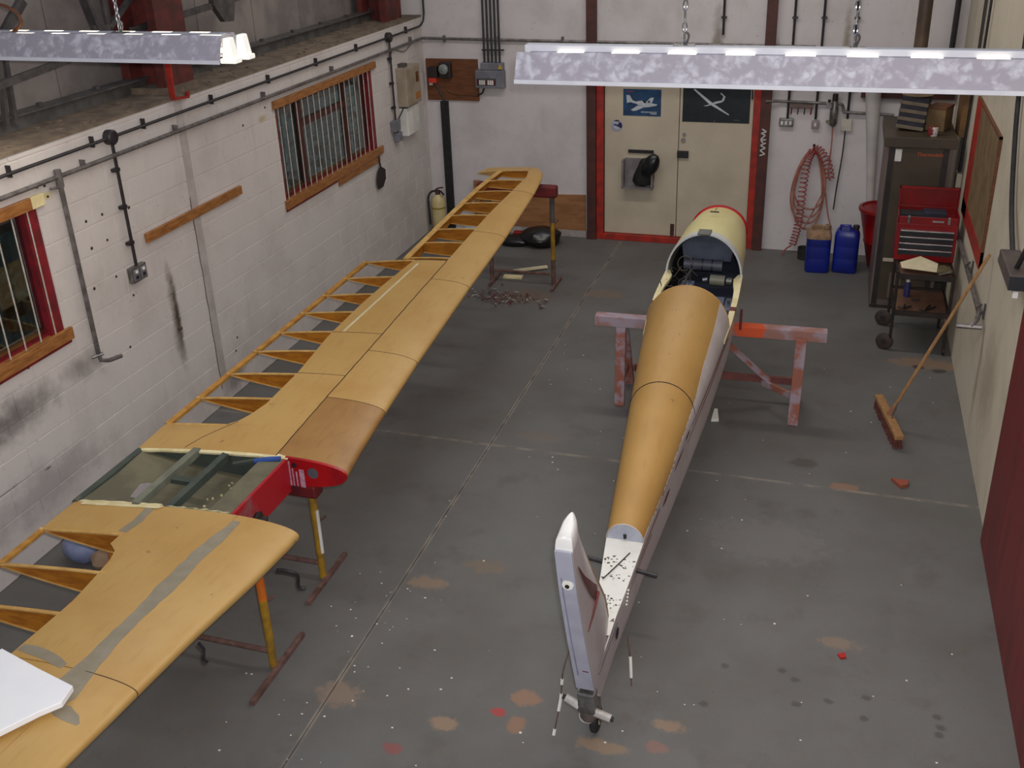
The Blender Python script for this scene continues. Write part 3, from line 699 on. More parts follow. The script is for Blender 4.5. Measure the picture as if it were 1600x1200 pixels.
helix([(-0.13, YB - .075, 1.26), (-0.18, YB - .075, 1.12), (-0.205, YB - .075, .85), (-0.215, YB - .075, .55), (-0.235, YB - .075, .30), (-0.275, YB - .08, .09)], .042, 27, .007).build('spring_coil', mat('red_spring_hose', (164, 74, 70), (142, 60, 56), 9, .4), hs, True)
helix([(-0.14, YB - .07, 1.27), (-0.05, YB - .07, 1.24), (0.04, YB - .07, 1.10), (0.09, YB - .07, .92)], .048, 11, .007).build('spring_coil', MATS['red_spring_hose'], hs, True)
for k, (wx, dz, ox) in enumerate(((.20, .88, -.13), (.185, .80, -.12), (.175, .95, -.125), (.19, .70, -.11))):
    pts = [(ox + wx*math.sin(t)*(1.0 if math.sin(t) > 0 else 1.3)*(.55 + .45*(1-math.cos(t))/2 + .0), YB - .045 - .008*k, 1.25 - dz*(1-math.cos(t))/2) for t in frange(0, 2*math.pi, 40)][:-1]
    B().tube(pts, .011, 6, True).build('hose_loop', M_HOSE, hs, True)
B().tube(arcpts([(0.02, YB - .05, .75), (-0.1, YB - .06, .45), (-0.16, YB - .10, .32), (-0.17, YB - .3, .40)]), .009, 6).build('hose_end', M_HOSE, hs, True)
B().tube(arcpts([(0.05, YB - .05, .75), (0.10, YB - .06, .50), (0.16, YB - .10, .32)]), .009, 6).build('hose_end', M_HOSE, hs, True)
B().tube(arcpts([(-0.285, YB - .08, .09), (-0.34, YB - .12, .06), (-0.38, YB - .2, .015)]), .008, 6).build('hose_end', MATS['red_spring_hose'], hs, True)

# posters and box on the doors
def poster(name, x0, x1, z0, z1, m, label):
    t_ = thing(name, ((x0+x1)/2, YB, (z0+z1)/2), label, 'poster')
    box('sheet', m, x0, x1, YB + .006, YB + .0095, z0, z1, t_)
    return t_
PA = mat('blue_poster_sky', (34, 74, 112), (24, 52, 86), 7, .4)
p1 = poster('poster', -2.368, -1.912, 1.565, 1.882, PA, 'small blue poster of a white light aeroplane on left door')
def pp(u, v, k=0): return (-2.368 + u*.456, YB + .0055 - .0004*k, 1.882 - v*.317)
M_PW = mat('poster_white', (196, 200, 204), (170, 178, 186), 30, .4)
def flat(poly, name, m, par, k=0):
    ps = [pp(u, v, k) for u, v in poly]
    B().prism(ps, (0, .0003, 0)).build(name, m, par)
flat([(.08,.22),(.17,.23),(.25,.42),(.34,.46),(.50,.42),(.62,.46),(.78,.52),(.90,.55),(.88,.60),(.66,.66),(.52,.68),(.44,.60),(.30,.53),(.20,.49),(.10,.52)], 'aeroplane_print', M_PW, p1)
flat([(.40,.60),(.56,.66),(.36,.80),(.26,.82),(.20,.78)], 'aeroplane_print', M_PW, p1, 1)
flat([(.62,.45),(.72,.31),(.81,.30),(.76,.50)], 'aeroplane_print', M_PW, p1, 1)
flat([(.50,.42),(.57,.40),(.62,.50),(.56,.52)], 'canopy_print', M_COCKD, p1, 2)
flat([(.66,.42),(.71,.40),(.70,.50),(.65,.50)], 'canopy_print', PA, p1, 2)
for u0, u1, v0, m in ((.08, .32, .07, mat('poster_red', (160, 74, 92))), (.48, .90, .83, M_PW), (.72, .90, .89, M_PW)):
    for k in range(int((u1-u0)/.035)): flat([(u0+k*.035, v0), (u0+k*.035+.025, v0), (u0+k*.035+.025, v0+.04), (u0+k*.035, v0+.04)], 'print_mark', m, p1)
PB = mat('dark_green_poster_land', (30, 38, 40), (24, 30, 38), 9, .35)
p2 = poster('poster', -1.655, -0.875, 1.515, 1.965, PB, 'large dark poster of a white glider over fields on right door')
def pp(u, v, k=0): return (-1.655 + u*.78, YB + .0055 - .0004*k, 1.965 - v*.45)
flat([(.155,.16),(.175,.14),(.42,.46),(.70,.78),(.69,.80),(.40,.53)], 'glider_print', M_PW, p2)
flat([(.31,.575),(.40,.53),(.48,.46),(.58,.42),(.60,.32),(.625,.33),(.615,.42),(.58,.47),(.45,.53),(.36,.58)], 'glider_print', M_PW, p2, 1)
flat([(.55,.24),(.57,.23),(.635,.33),(.625,.35)], 'glider_print', M_PW, p2, 2)
M_PG = mat('poster_grey_mark', (86, 92, 100))
for k in range(3): flat([(.77+k*.03,.91),(.79+k*.03,.91),(.79+k*.03,.935),(.77+k*.03,.935)], 'print_mark', M_PG, p2)
flat([(.475,.95),(.495,.95),(.495,.985),(.475,.985)], 'print_mark', M_PG, p2)
rs = thing('round_sticker', (-2.445, YB, 1.44), 'round blue and white bird sticker on left door', 'sticker')
B().lathe([(.072, 0), (.072, .003)], (-2.445, YB + .0085, 1.44), 24, (0, -1, 0)).build('disc', mat('sticker_white', (170, 170, 190)), rs)
def pp(u, v, k=0): return (-2.445 + u*.07, YB + .005 - .0004*k, 1.44 - v*.07)
NAVY = mat('sticker_navy', (32, 34, 84))
flat([(-.5,-.85),(0,-1),(.5,-.85),(.4,-.7),(-.4,-.75)], 'sticker_print', M_BLACK, rs, 1)
flat([(.45,-.6),(.8,-.55),(1,0),(.85,.5),(.2,.15),(-.55,-.1),(-.5,-.3),(.2,-.15)], 'sticker_print', NAVY, rs, 1)
flat([(-.5,.1),(.1,.3),(.6,.65),(.2,.6),(-.4,.4)], 'sticker_print', M_PW, rs, 2)
bx = thing('door_bin', (-2.17, YB, .92), 'grey open wire-sided box fixed on left door under the letter plate', 'box')
b = B().box(-2.36, -2.335, YB - .10, YB + .01, .70, 1.04).box(-1.995, -1.975, YB - .10, YB + .01, .70, 1.0).box(-2.36, -1.975, YB - .10, YB + .01, .685, .705).box(-2.335, -1.995, YB - .004, YB + .01, .70, 1.05)
b.build('box_shell', mat('grey_zinc_box', (128, 122, 122), (110, 104, 104), 8, .5), bx)
gl = thing('black_bag', (-2.1, YB - .1, .9), 'black rubber bag stuffed in the grey door box', 'bag')
b = B().loft([[(-2.35 + .36*u, YB - .02 - .10*math.sin(math.pi*w), .70 + 0*u) for u, w in ((0,0),(.5,.6),(1.1,1),(1.1,0))],
              [(-2.30 + .32*u, YB - .02 - .11*math.sin(math.pi*w), .86) for u, w in ((0,0),(.4,.6),(1.1,1),(1.1,0))],
              [(-2.20 + .22*u, YB - .02 - .12*math.sin(math.pi*w), .98) for u, w in ((0,0),(.4,.6),(1.0,1),(1.0,0))],
              [(-2.17 + .14*u, YB - .03 - .09*math.sin(math.pi*w), 1.08) for u, w in ((0,0),(.4,.6),(1.0,1),(1.0,0))]])
b.build('bag_body', mat('black_rubber_glove', (26, 25, 24), (38, 36, 32), 12, .6), gl, True, sub=1)
b = B()
def blob(b, c, r, n=10, jag=.12, seed=1):
    q = random.Random(seed); rings = []
    for i in range(1, n):
        ph = math.pi*i/n; rings.append([(c[0] + r[0]*math.sin(ph)*math.cos(t)*(1+q.uniform(-jag, jag)), c[1] + r[1]*math.sin(ph)*math.sin(t)*(1+q.uniform(-jag, jag)), c[2] + r[2]*math.cos(ph)*(1+q.uniform(-jag, jag)*.5)) for t in [2*math.pi*k/14 for k in range(14)]])
    return b.loft(rings)
blob(b, (0, 0, 0), (.10, .07, .16), seed=4)
mt = Matrix.Translation((-2.0, YB - .12, 1.0)) @ Matrix.Rotation(math.radians(28), 4, 'Y')
b.v = [tuple(mt @ Vector(v)) for v in b.v]
b.build('bag_mouth', M_BIN, gl, True, sub=1)
# ================================================================ FLUORESCENT BATTENS
def batten(x0, x1, z, label, hooks, spine, holder, slot0, pitch):
    y0 = 4.40
    t_ = thing('fluorescent_batten', ((x0+x1)/2, y0 + .12, z), label, 'ceiling light', 'hanging fluorescent battens')
    # folded galvanised reflector: front wing, top spine, back wing
    b = B()
    b.add([(x0, y0, z), (x1, y0, z), (x1, y0 + .055, z + .13), (x0, y0 + .055, z + .13)], [(0, 1, 2, 3)])
    b.build('front_wing', M_GALV, t_, solid=.003)
    B().add([(x0, y0 + .235, z), (x1, y0 + .235, z), (x1, y0 + .18, z + .13), (x0, y0 + .18, z + .13)], [(3, 2, 1, 0)]).build('back_wing', M_GALV, t_, solid=.003)
    box('lip', M_LAMPW, x0, x1, y0 - .006, y0 + .004, z - .012, z + .008, t_)
    box('lip', M_LAMPW, x0, x1, y0 + .231, y0 + .241, z - .012, z + .008, t_)
    box('spine', M_LAMPW, x0 + .03, x1 - .03, y0 + .09, y0 + .15, z + .11, z + .13 + spine, t_, .004)
    x = slot0
    while x < x1 - .1:
        if x > x0 + .02:
            box('top_web', M_GALV, x, x + pitch*.5, y0 + .055, y0 + .09, z + .126, z + .130, t_)
            box('slot_glow_plate', M_SLOTE, x + pitch*.5, x + pitch, y0 + .066, y0 + .086, z + .125, z + .1285, t_)
            box('top_web', M_GALV, x + pitch*.5, x + pitch, y0 + .15, y0 + .18, z + .126, z + .130, t_)
            box('slot_glow_plate', M_SLOTE, x, x + pitch*.5, y0 + .154, y0 + .172, z + .124, z + .131, t_)
        x += pitch
    for k in (.075, .165):
        B().tube([(x0 + .08, y0 + k, z + .035), (x1 - .08, y0 + k, z + .035)], .014, 8).build('tube', M_TUBE, t_, True)
    if holder:
        for k in (.055, .19):
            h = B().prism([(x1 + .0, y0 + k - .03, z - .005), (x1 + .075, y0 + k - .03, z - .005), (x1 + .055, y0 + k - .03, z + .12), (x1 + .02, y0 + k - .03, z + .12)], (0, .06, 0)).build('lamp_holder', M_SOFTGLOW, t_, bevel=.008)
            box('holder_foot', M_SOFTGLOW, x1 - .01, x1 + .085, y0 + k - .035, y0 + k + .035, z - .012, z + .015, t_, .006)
        B().prism([(x1 + .01, y0 + .02, z), (x1 + .01, y0 + .22, z), (x1 + .01, y0 + .17, z + .12), (x1 + .01, y0 + .07, z + .12)], (.006, 0, 0)).build('end_plate', M_GALV, t_)
    for x in hooks:
        b = B()
        for i in range(26):
            zc = z + .16 + spine + i*.05
            u = V(.010, 0, 0) if i % 2 else V(0, .010, 0)
            b.tube([V(x, y0 + .12, zc) + u*math.sin(q) + V(0, 0, .028*math.cos(q)) for q in frange(0, 2*math.pi, 9)[:-1]], .0042, 4, True)
        b.build('chain', M_CHROME, t_, True)
        B().tube(arcpts([(x + .012, y0 + .12, z + .19 + spine), (x + .02, y0 + .12, z + .17 + spine), (x, y0 + .12, z + .125 + spine), (x - .02, y0 + .12, z + .135 + spine)], 4), .006, 6).build('hook', M_METAL, t_, True)
        box('hook_plate', M_METAL, x - .05, x + .05, y0 + .10, y0 + .14, z + .128 + spine, z + .134 + spine, t_)
    return t_
batten(-1.425, 1.10, 3.30, 'long galvanised fluorescent batten on two chains above the double doors', (-0.62, 0.14), .03, False, -1.36, .268)
batten(-5.3, -3.06, 3.362, 'galvanised fluorescent batten above the left wing with white lamp holders at its end', (-3.74,), .0, True, -5.24, .24)
cl = tag(B().tube(arcpts([(-4.62, 4.5, 3.62), (-4.50, 4.5, 3.64), (-4.40, 4.5, 3.60), (-4.38, 4.5, 3.54), (-4.45, 4.5, 3.49)]), .010, 6).build('lamp_flex', M_BOARD, None, True), 'brown looped flex above the left batten', 'cable')

# ================================================================ RIGHT SIDE: HEATER, TOOL TROLLEY, BROOM
ht = thing('warm_air_heater', (.89, 10.5, 0), 'tall brown warm air heater cabinet in the far right corner', 'heater')
box('cabinet_body', M_TAUPE, .60, 1.20, 10.05, 10.95, 0.02, 1.70, ht, .006)
box('top_slab', M_BROWN, .565, 1.225, 10.015, 10.98, 1.70, 1.80, ht, .006)
box('front_panel', M_BROWN, .67, 1.11, 10.035, 10.05, 0.10, 1.69, ht, .003)
box('front_channel', M_DARK, .615, .665, 10.03, 10.05, 0.03, 1.69, ht)
box('front_channel', M_DARK, 1.115, 1.165, 10.03, 10.05, 0.03, 1.69, ht)
box('plinth', M_DARK, .60, 1.20, 10.04, 10.95, 0.0, .03, ht)
box('data_plate', M_WHITE, .675, .735, 10.028, 10.035, 1.56, 1.68, ht)
box('access_flap', M_TAUPE, .76, .88, 10.028, 10.035, .12, .40, ht, .003)
box('cream_plate', M_DOOR, .68, .80, 10.026, 10.035, .52, .555, ht)
def text(body, loc, size, m, parent, rot, name):
    c = bpy.data.curves.new(name, 'FONT'); c.body = body; c.size = size; c.extrude = .0008; c.align_x = 'LEFT'
    tmp = bpy.data.objects.new(name, c); COL.objects.link(tmp)
    bpy.context.view_layer.update()
    me = bpy.data.meshes.new_from_object(tmp.evaluated_get(bpy.context.evaluated_depsgraph_get()))
    bpy.data.objects.remove(tmp)
    me.materials.clear(); me.materials.append(m)
    o = bpy.data.objects.new(name, me); COL.objects.link(o)
    o.parent = parent; o.location = Vector(loc) - origin(parent); o.rotation_euler = rot
    return o
text('Thermobile', (.875, 10.034, 1.618), .052, mat('orange_lettering', (204, 92, 44), (190, 80, 40)), ht, (math.pi/2, 0, 0), 'lettering')
B().tube([(.83, 10.75, 1.80), (.83, 10.75, 5.2)], .066, 16).build('flue_pipe', mat('brown_flue_pipe', (92, 74, 58), (70, 56, 46), 5, .5), ht, True)
# things on top of the heater
fs = thing('slatted_filter_box', (.80, 10.4, 1.80), 'dark slatted filter stack leaning on top of the heater', 'box')
rot = Matrix.Translation((.81, 10.40, 1.815)) @ Matrix.Rotation(math.radians(5), 4, 'Y') @ Matrix.Rotation(math.radians(-10), 4, 'Z')
def rbox(name, m, dims, parent, M, bevel=0.0):
    b = B().box(*dims); b.v = [tuple(M @ Vector(v)) for v in b.v]
    return b.build(name, m, parent, bevel=bevel)
for k in range(4):
    rbox('slat', mat('taupe_slat', (112, 100, 84), (92, 82, 70), 6, .7), (-.13, .13, -.13, .14, .005 + k*.078, .040 + k*.078), fs, rot, .004)
    rbox('filter_layer', mat('slate_filter', (52, 50, 60), (42, 42, 50), 9, .9), (-.125, .125, -.125, .135, .040 + k*.078, .083 + k*.078), fs, rot)
b = B().lathe([(.13, 0), (.15, .015), (.15, .02), (.0, .03)], (.84, 10.42, 2.125), 20)
tag(b.build('tin_lid', mat('brown_tin_lid', (124, 104, 78), (104, 88, 66), 5, .5), None, True), 'round brown tin lid lying on the filter stack', 'lid')
wbx = thing('wooden_block', (1.06, 10.45, 1.8), 'brown wooden box standing behind the small white can', 'box')
rbox('block_body', M_CARD, (-.09, .09, -.12, .12, 0, .22), wbx, Matrix.Translation((1.07, 10.45, 1.80)) @ Matrix.Rotation(math.radians(-22), 4, 'Z'), .004)
rbox('block_lid', M_BOARD, (-.095, .095, -.125, .125, .215, .235), wbx, Matrix.Translation((1.07, 10.45, 1.80)) @ Matrix.Rotation(math.radians(-22), 4, 'Z'), .003)
cn2 = thing('small_can', (1.0, 10.15, 1.8), 'small tin can with white and red label on the heater edge', 'can')
B().lathe([(.045, 0), (.047, .004), (.047, .085), (.045, .09)], (1.0, 10.14, 1.80), 16).build('can_body', mat('can_label', (214, 206, 200), (120, 40, 44), 12, .4, lo=.5, hi=.55), cn2, True)
B().lathe([(.040, .09), (.048, .092), (.048, .098), (.0, .098)], (1.0, 10.14, 1.80), 16).build('can_lid', M_BOARD, cn2, True)
hc = thing('hanging_cover', (1.28, 10.6, 1.9), 'brown padded sheet hanging against the right wall behind the heater', 'sheet')
B().loft([[(XR - .01 - d, 10.3 + w, zz) for d, w in ((0, 0), (.06, .05), (.08, .25), (.05, .45), (0, .5))] for zz in (1.75, 1.95, 2.15, 2.4)]).build('sheet_body', mat('brown_padding', (118, 84, 46), (94, 68, 40), 6, .8), hc, True)
cab = thing('black_flex', (XR - .02, 10.25, 1.8), 'black flex down the right wall beside the red framed board', 'cable')
B().tube(arcpts([(XR - .02, 10.20, 3.4), (XR - .02, 10.18, 2.3), (XR - .02, 10.22, 1.75), (XR - .025, 10.25, 1.42)]), .014, 6).build('flex', M_BLACK, cab, True)
box('flex_outlet', M_DOOR, XR - .05, XR, 10.18, 10.34, 1.28, 1.42, cab, .006)
for x in (1.20, ):
    tag(B().tube([(x, YB - .05, 2.2), (x + .02, YB - .05, 5.2)], .03, 8).build('downpipe', M_BLACK, None, True), 'dark pipe rising in the far right corner', 'pipe')
tag(B().tube([(XR - .03, 9.75, 2.35), (XR - .03, 9.70, 5.2)], .012, 8).build('wall_cable', M_BLACK, None, True), 'thin black cable up the right wall above the red framed board', 'cable')
rl = thing('plastic_roll', (.47, 11.3, 1.2), 'long white plastic roll standing upright between coiled hose and heater', 'roll')
B().tube([(.60, 11.58, .02), (.53, 11.56, 1.0), (.45, 11.52, 2.0)], [.022, .052, .085], 16).build('roll_body', mat('off_white_film', (198, 192, 188), (184, 178, 174), 3, .5), rl, True)
B().tube([(.45, 11.52, 2.0), (.449, 11.52, 2.012)], .05, 12).build('roll_core', M_CARD, rl, True)
ra2 = struct(box('trim_11', M_OXDARK, .33, 1.30, YB - .05, YB, 1.86, 1.98), 'brown steel rail on back wall behind the heater')
dr = thing('red_drum', (.5, 11.12, 0), 'red tapered drum half hidden behind the brown heater', 'drum')
B().lathe([(.10, 0), (.12, .02), (.18, .30), (.19, .31), (.19, .33), (.185, .34), (.255, .66), (.275, .68), (.275, .71), (.24, .72), (.23, .70)], (.70, 11.26, .01), 24).build('drum_body', M_TOOLRED, dr, True)

def jerrycan(x, y, rz, label, top):
    j = thing('jerrycan', (x, y, 0), label, 'jerrycan', 'blue jerrycans by the coiled hose')
    M = Matrix.Translation((x, y, 0)) @ Matrix.Rotation(rz, 4, 'Z')
    b = B()
    rings = []
    for zz, s in ((0, .9), (.015, 1), (.16, 1), (.17, .985), (.18, 1), (.30, 1), (.31, .985), (.32, 1), (.42, 1), (.46, .93), (.49, .80)):
        rings.append([M @ Vector((.135*s*math.copysign(abs(math.cos(t))**.4, math.cos(t)), .115*s*math.copysign(abs(math.sin(t))**.4, math.sin(t)), zz)) for t in [2*math.pi*k/24 for k in range(24)]])
    b.loft(rings).build('can_body', M_BLUE, j, True)
    b = B().tube([M @ Vector(p) for p in ((-.085, 0, .47), (-.08, 0, .53), (.02, 0, .535), (.04, 0, .48))], .016, 8)
    b.build('handle', top, j, True)
    c = B().lathe([(.03, .47), (.03, .50), (.036, .505), (.036, .54), (.03, .545)], M @ Vector((.085, 0, 0)), 14).build('cap', top if top is not M_BLUE else M_BLACK, j, True)
    if top is not M_BLUE:
        B().loft([[M @ Vector((.137*s*math.copysign(abs(math.cos(t))**.4, math.cos(t)), .117*s*math.copysign(abs(math.sin(t))**.4, math.sin(t)), zz)) for t in [2*math.pi*k/24 for k in range(24)]] for zz, s in ((.40 , 1.0), (.43, 1.0), (.462, .94), (.492, .81))]).build('dirt_cover', top, j, True)
    return j
jerrycan(.03, 11.05, .06, 'blue jerrycan with tan dusty top, left of the two', mat('tan_dust', (160, 128, 98), (130, 104, 82), 14, .9))
jerrycan(.335, 11.10, -.05, 'cleaner blue jerrycan with black cap beside the red drum', M_BLUE)
pot = thing('black_pot', (-.16, 11.42, 0), 'small black pot on the floor under the end of the hose coil', 'pot')
B().lathe([(.05, 0), (.07, .005), (.075, .14), (.07, .14), (.06, .02)], (-.13, 11.40, 0), 14).build('pot_body', M_RUBBER, pot, True)

# tool trolley with chest
tr = thing('tool_trolley', (1.0, 9.3, 0), 'black tubular tool trolley with two shelves and big left wheels', 'trolley')
TX0, TX1, TY0, TY1 = .77, 1.25, 8.98, 9.62
M_TROL = mat('black_trolley_tube', (36, 30, 28), (48, 38, 34), 12, .5)
for x in (TX0, TX1):
    for y in (TY0, TY1):
        B().tube([(x, y, .06 if x > 1 else .10), (x, y, .80 if y < 9.3 else .775)], .014, 8).build('leg', M_TROL, tr, True)
M_SHELF = mat('reddish_brown_shelf', (126, 92, 72), (106, 78, 62), 5, .6)
for z in (.38, .745):
    box('shelf', M_SHELF, TX0, TX1, TY0, TY1, z, z + .012, tr)
    for p, q in (((TX0, TY0), (TX1, TY0)), ((TX0, TY1), (TX1, TY1)), ((TX0, TY0), (TX0, TY1)), ((TX1, TY0), (TX1, TY1))):
        B().beam((p[0], p[1], z + .012), (q[0], q[1], z + .012), .016, .05).build('shelf_rail', M_TROL, tr)
for y in (TY0 + .02, TY1 - .04):
    w = B().lathe([(.02, -.018), (.07, -.018), (.082, -.008), (.082, .008), (.07, .018), (.02, .018)], (.725, y, .082), 20, (.35, 1, 0)).build('wheel', mat('brown_dusty_wheel', (66, 54, 48), (50, 42, 40), 12, .8), tr, True)
    B().lathe([(.028, -.022), (.028, .024)], (.725, y, .082), 12, (.35, 1, 0)).build('hub', M_DARK, w, True)
    B().tube([(.725, y, .082), (TX0 + .01, y, .12)], .010, 6).build('axle', M_TROL, tr, True)
for y in (TY0, TY1): B().lathe([(.03, -.012), (.034, 0), (.03, .012)], (TX1, y, .034), 12, (1, 0, 0)).build('castor', M_RUBBER, tr, True)
tc = thing('tool_chest', (.99, 9.5, .757), 'red metal tool chest with open lid and four chrome-edged drawers', 'tool chest')
CX0, CX1, CY0, CY1, CZ0 = .735, 1.265, 9.34, 9.64, .818
b = B().box(CX0, CX1, CY0, CY1, CZ0 - .03, CZ0 + .33).box(CX0, CX1, CY0, CY0 + .01, CZ0 + .33, CZ0 + .40).box(CX0, CX0 + .01, CY0, CY1, CZ0 + .33, CZ0 + .42).box(CX1 - .01, CX1, CY0, CY1, CZ0 + .33, CZ0 + .42).box(CX0, CX1, CY1 - .01, CY1, CZ0 + .33, CZ0 + .42)
b.build('chest_body', M_TOOLRED, tc, bevel=.003)
b = B().box(CX0, CX1, CY1 - .005, CY1 + .005, CZ0 + .36, CZ0 + .61).box(CX0, CX1, CY1 - .06, CY1 + .005, CZ0 + .60, CZ0 + .61).box(CX0, CX0 + .008, CY1 - .06, CY1, CZ0 + .40, CZ0 + .61).box(CX1 - .008, CX1, CY1 - .06, CY1, CZ0 + .40, CZ0 + .61)
b.build('lid', M_TOOLRED, tc)
for k in range(4):
    z = CZ0 + .075 + k*.062
    d = box('drawer', M_COCKD, CX0 + .03, CX1 - .03, CY0 - .012, CY0, z - .045, z, tc)
    box('drawer_pull', M_CHROME, CX0 + .03, CX1 - .03, CY0 - .024, CY0 - .004, z, z + .012, d, .002)
for x in (CX0 + .08, CX1 - .10):
    box('latch', M_METAL, x, x + .025, CY0 - .012, CY0, CZ0 + .34, CZ0 + .41, tc, .004)
box('maker_plate', M_CHROME, CX0 + .30, CX0 + .40, CY0 - .003, CY0, CZ0 + .355, CZ0 + .372, tc)
tag(rbox('tool_tray', mat('navy_tray', (44, 52, 70), (34, 40, 54), 6, .5), (-.10, .10, -.07, .07, 0, .09), None, Matrix.Translation((1.06, 9.5, 1.15)), .004), 'dark blue tray of tools in the open chest, the right one', 'tray')
tag(rbox('tool_case', mat('dark_grey_case', (40, 42, 46), (32, 34, 36), 6, .6), (-.11, .11, -.07, .07, 0, .07), None, Matrix.Translation((.86, 9.5, 1.15)) @ Matrix.Rotation(.05, 4, 'Z'), .004), 'dark grey case in the open chest, left of the blue tray', 'case')
tag(B().prism([(.80, 9.08, .80), (1.10, 9.02, .80), (1.12, 9.20, .82), (.97, 9.32, .84), (.79, 9.20, .81)], (0, 0, .004)).build('loose_paper', M_PAPER), 'cream sheet of paper bent on the trolley top shelf', 'paper')
tag(rbox('folded_cloth', mat('olive_rag', (112, 100, 66), (88, 78, 52), 12, .9), (-.07, .07, -.08, .08, 0, .035), None, Matrix.Translation((1.15, 9.13, .772)) @ Matrix.Rotation(.4, 4, 'Z'), .01), 'olive folded rag beside the cream paper on trolley', 'rag')
tag(B().tube([(1.12, 9.0, .785), (1.22, 9.06, .80)], .008, 6).build('steel_rule', M_CHROME), 'bright steel tool at the front corner of the trolley', 'tool')
for k, (p, q, m, l) in enumerate((((.86, 9.06, .41), (.93, 9.12, .41), M_DARK, 'dark pliers at left front of the lower trolley shelf'), ((1.05, 9.04, .41), (1.15, 9.16, .41), M_DARK, 'dark forked tool at right front of the lower trolley shelf'),
                                 ((.94, 9.30, .41), (1.02, 9.31, .41), M_DARK, 'dark file in the middle of the lower trolley shelf'))):
    b = B().tube([p, q], .009, 6)
    if k < 2: b.tube([p, (q[0] - .05, q[1] + .03, q[2])], .009, 6); b.tube([p, (p[0] - .05, p[1] + .02, p[2])], .008, 6)
    tag(b.build('hand_tool', m, None, True), l, 'tool', 'tools on the lower trolley shelf')
can = thing('blue_spray_can', (.9, 9.5, .4), 'blue spray can standing at the back of the lower trolley shelf', 'can')
B().lathe([(.03, 0), (.03, .13), (.02, .145), (.012, .15)], (.90, 9.42, .392), 12).build('can_body', mat('blue_can', (44, 46, 104), (36, 38, 86)), can, True)
B().lathe([(.018, .15), (.018, .175)], (.90, 9.42, .392), 10).build('can_cap', M_WHITE, can, True)

# right wall: red framed board, sockets, pipe
rb_ = struct(box('window_3', M_CARD, XR - .02, XR, 8.07, 9.66, 1.24, 2.26), 'brown boarded opening in a red frame on right wall')
b = B().box(XR - .026, XR, 9.34, 9.67, 1.22, 2.27).box(XR - .026, XR, 8.05, 9.67, 1.20, 1.345)
b.build('frame', M_REDFRAME, rb_)
box('frame', M_BOARD, XR - .024, XR, 8.05, 8.07, 1.20, 2.28, rb_); box('frame', M_BOARD, XR - .024, XR, 8.05, 9.67, 2.26, 2.28, rb_)
sbx = thing('right_wall_socket', (XR, 6.6, 1.75), 'grey box socket on right wall where two black cables end', 'socket')
box('socket_body', mat('grey_brown_box', (96, 84, 80), (80, 70, 68), 5, .5), XR - .125, XR, 6.05, 6.56, 1.785, 1.885, sbx, .008)
B().lathe([(.05, 0), (.055, .02), (.05, .06)], (XR - .05, 6.58, 1.80), 14, (-.6, 1, 0)).build('round_inlet', M_GREYBOX, sbx, True)
box('socket_face', M_COCKD, XR - .125, XR - .01, 6.042, 6.05, 1.79, 1.88, sbx)
box('switch', M_WHITE, XR - .09, XR - .06, 6.06, 6.12, 1.735, 1.78, sbx)
cb1 = tag(B().tube(arcpts([(XR - .03, 7.7, 3.6), (XR - .03, 7.48, 2.75), (XR - .03, 7.25, 2.35), (XR - .035, 6.95, 2.05), (XR - .05, 6.52, 1.86)]), .017, 7).build('black_cable', M_BLACK, None, True), 'thick black cable curving down the right wall to the socket box, far one', 'cable')
cb2 = tag(B().tube(arcpts([(XR - .03, 5.5, 2.9), (XR - .03, 5.7, 2.4), (XR - .05, 5.98, 2.15), (XR - .07, 6.2, 1.88)]), .017, 7).build('black_cable', M_BLACK, None, True), 'black cable entering the top of the socket box from the right picture edge', 'cable')
wp = thing('right_wall_pipe', (XR - .03, 8.5, 1.0), 'grey pipe with tee end running low along the right wall', 'pipe')
B().tube([(XR - .035, 10.0, 1.0), (XR - .035, 7.55, 1.02)], .02, 8).build('pipe', M_PIPE, wp, True)
B().tube([(XR - .035, 7.56, 1.03), (XR - .06, 7.45, 1.0), (XR - .10, 7.42, .96)], .018, 8).build('elbow', M_PIPE, wp, True)
B().tube([(XR - .20, 7.44, .95), (XR - .02, 7.42, .96)], .022, 8).build('tee', M_PIPE, wp, True)
for y in (8.6, 7.62):
    B().tube([(XR - .01, y + .05, 1.05), (XR - .05, y, 1.03), (XR - .01, y - .10, 1.04)], .008, 5).build('clip', M_TRUSS, wp, True)
    box('clip_plate', M_TRUSS, XR - .012, XR, y - .11, y - .08, .99, 1.11, wp)

# broom leaning on the right wall
bm_ = thing('broom', (.75, 7.4, 0), 'wooden yard broom leaning against the right wall', 'broom')
hx = Vector((.655, 7.78, 0)); hy = Vector((.80, 7.08, 0)); d = (hy - hx).normalized(); sd = Vector((d.y, -d.x, 0))
b = B().beam(hx + Vector((0, 0, .105)), hy + Vector((0, 0, .105)), .07, .04)
b.build('head', M_WOODL, bm_, bevel=.006)
b = B()
for i in range(46):
    for k in range(4):
        p = hx.lerp(hy, (i + .5)/46) + sd*((k - 1.5)*.015) + Vector((0, 0, .09)); q = p + Vector((random.uniform(-.008, .008), random.uniform(-.008, .008), -.09)) + sd*((k - 1.5)*.006)
        b.tube([p, q], .006, 3)
o = b.build('bristles', mat('red_brown_bristle', (112, 62, 52), (86, 46, 42), 20, .9), bm_); o['kind'] = 'stuff'
mid = hx.lerp(hy, .5) + Vector((0, 0, .11)); top = Vector((XR - .03, 7.56, 1.50))
dd = (top - mid).normalized()
B().tube([mid + dd*.0, top], .014, 8).build('handle', M_WOODL, bm_, True)
B().tube([mid - dd*.005, mid + dd*.09], .026, 8).build('handle_socket', mat('red_brown_socket', (140, 96, 74)), bm_, True)
B().tube([mid + sd*-.0 + d*.08, mid + dd*.16], .006, 5).build('stay', M_METAL, bm_, True)

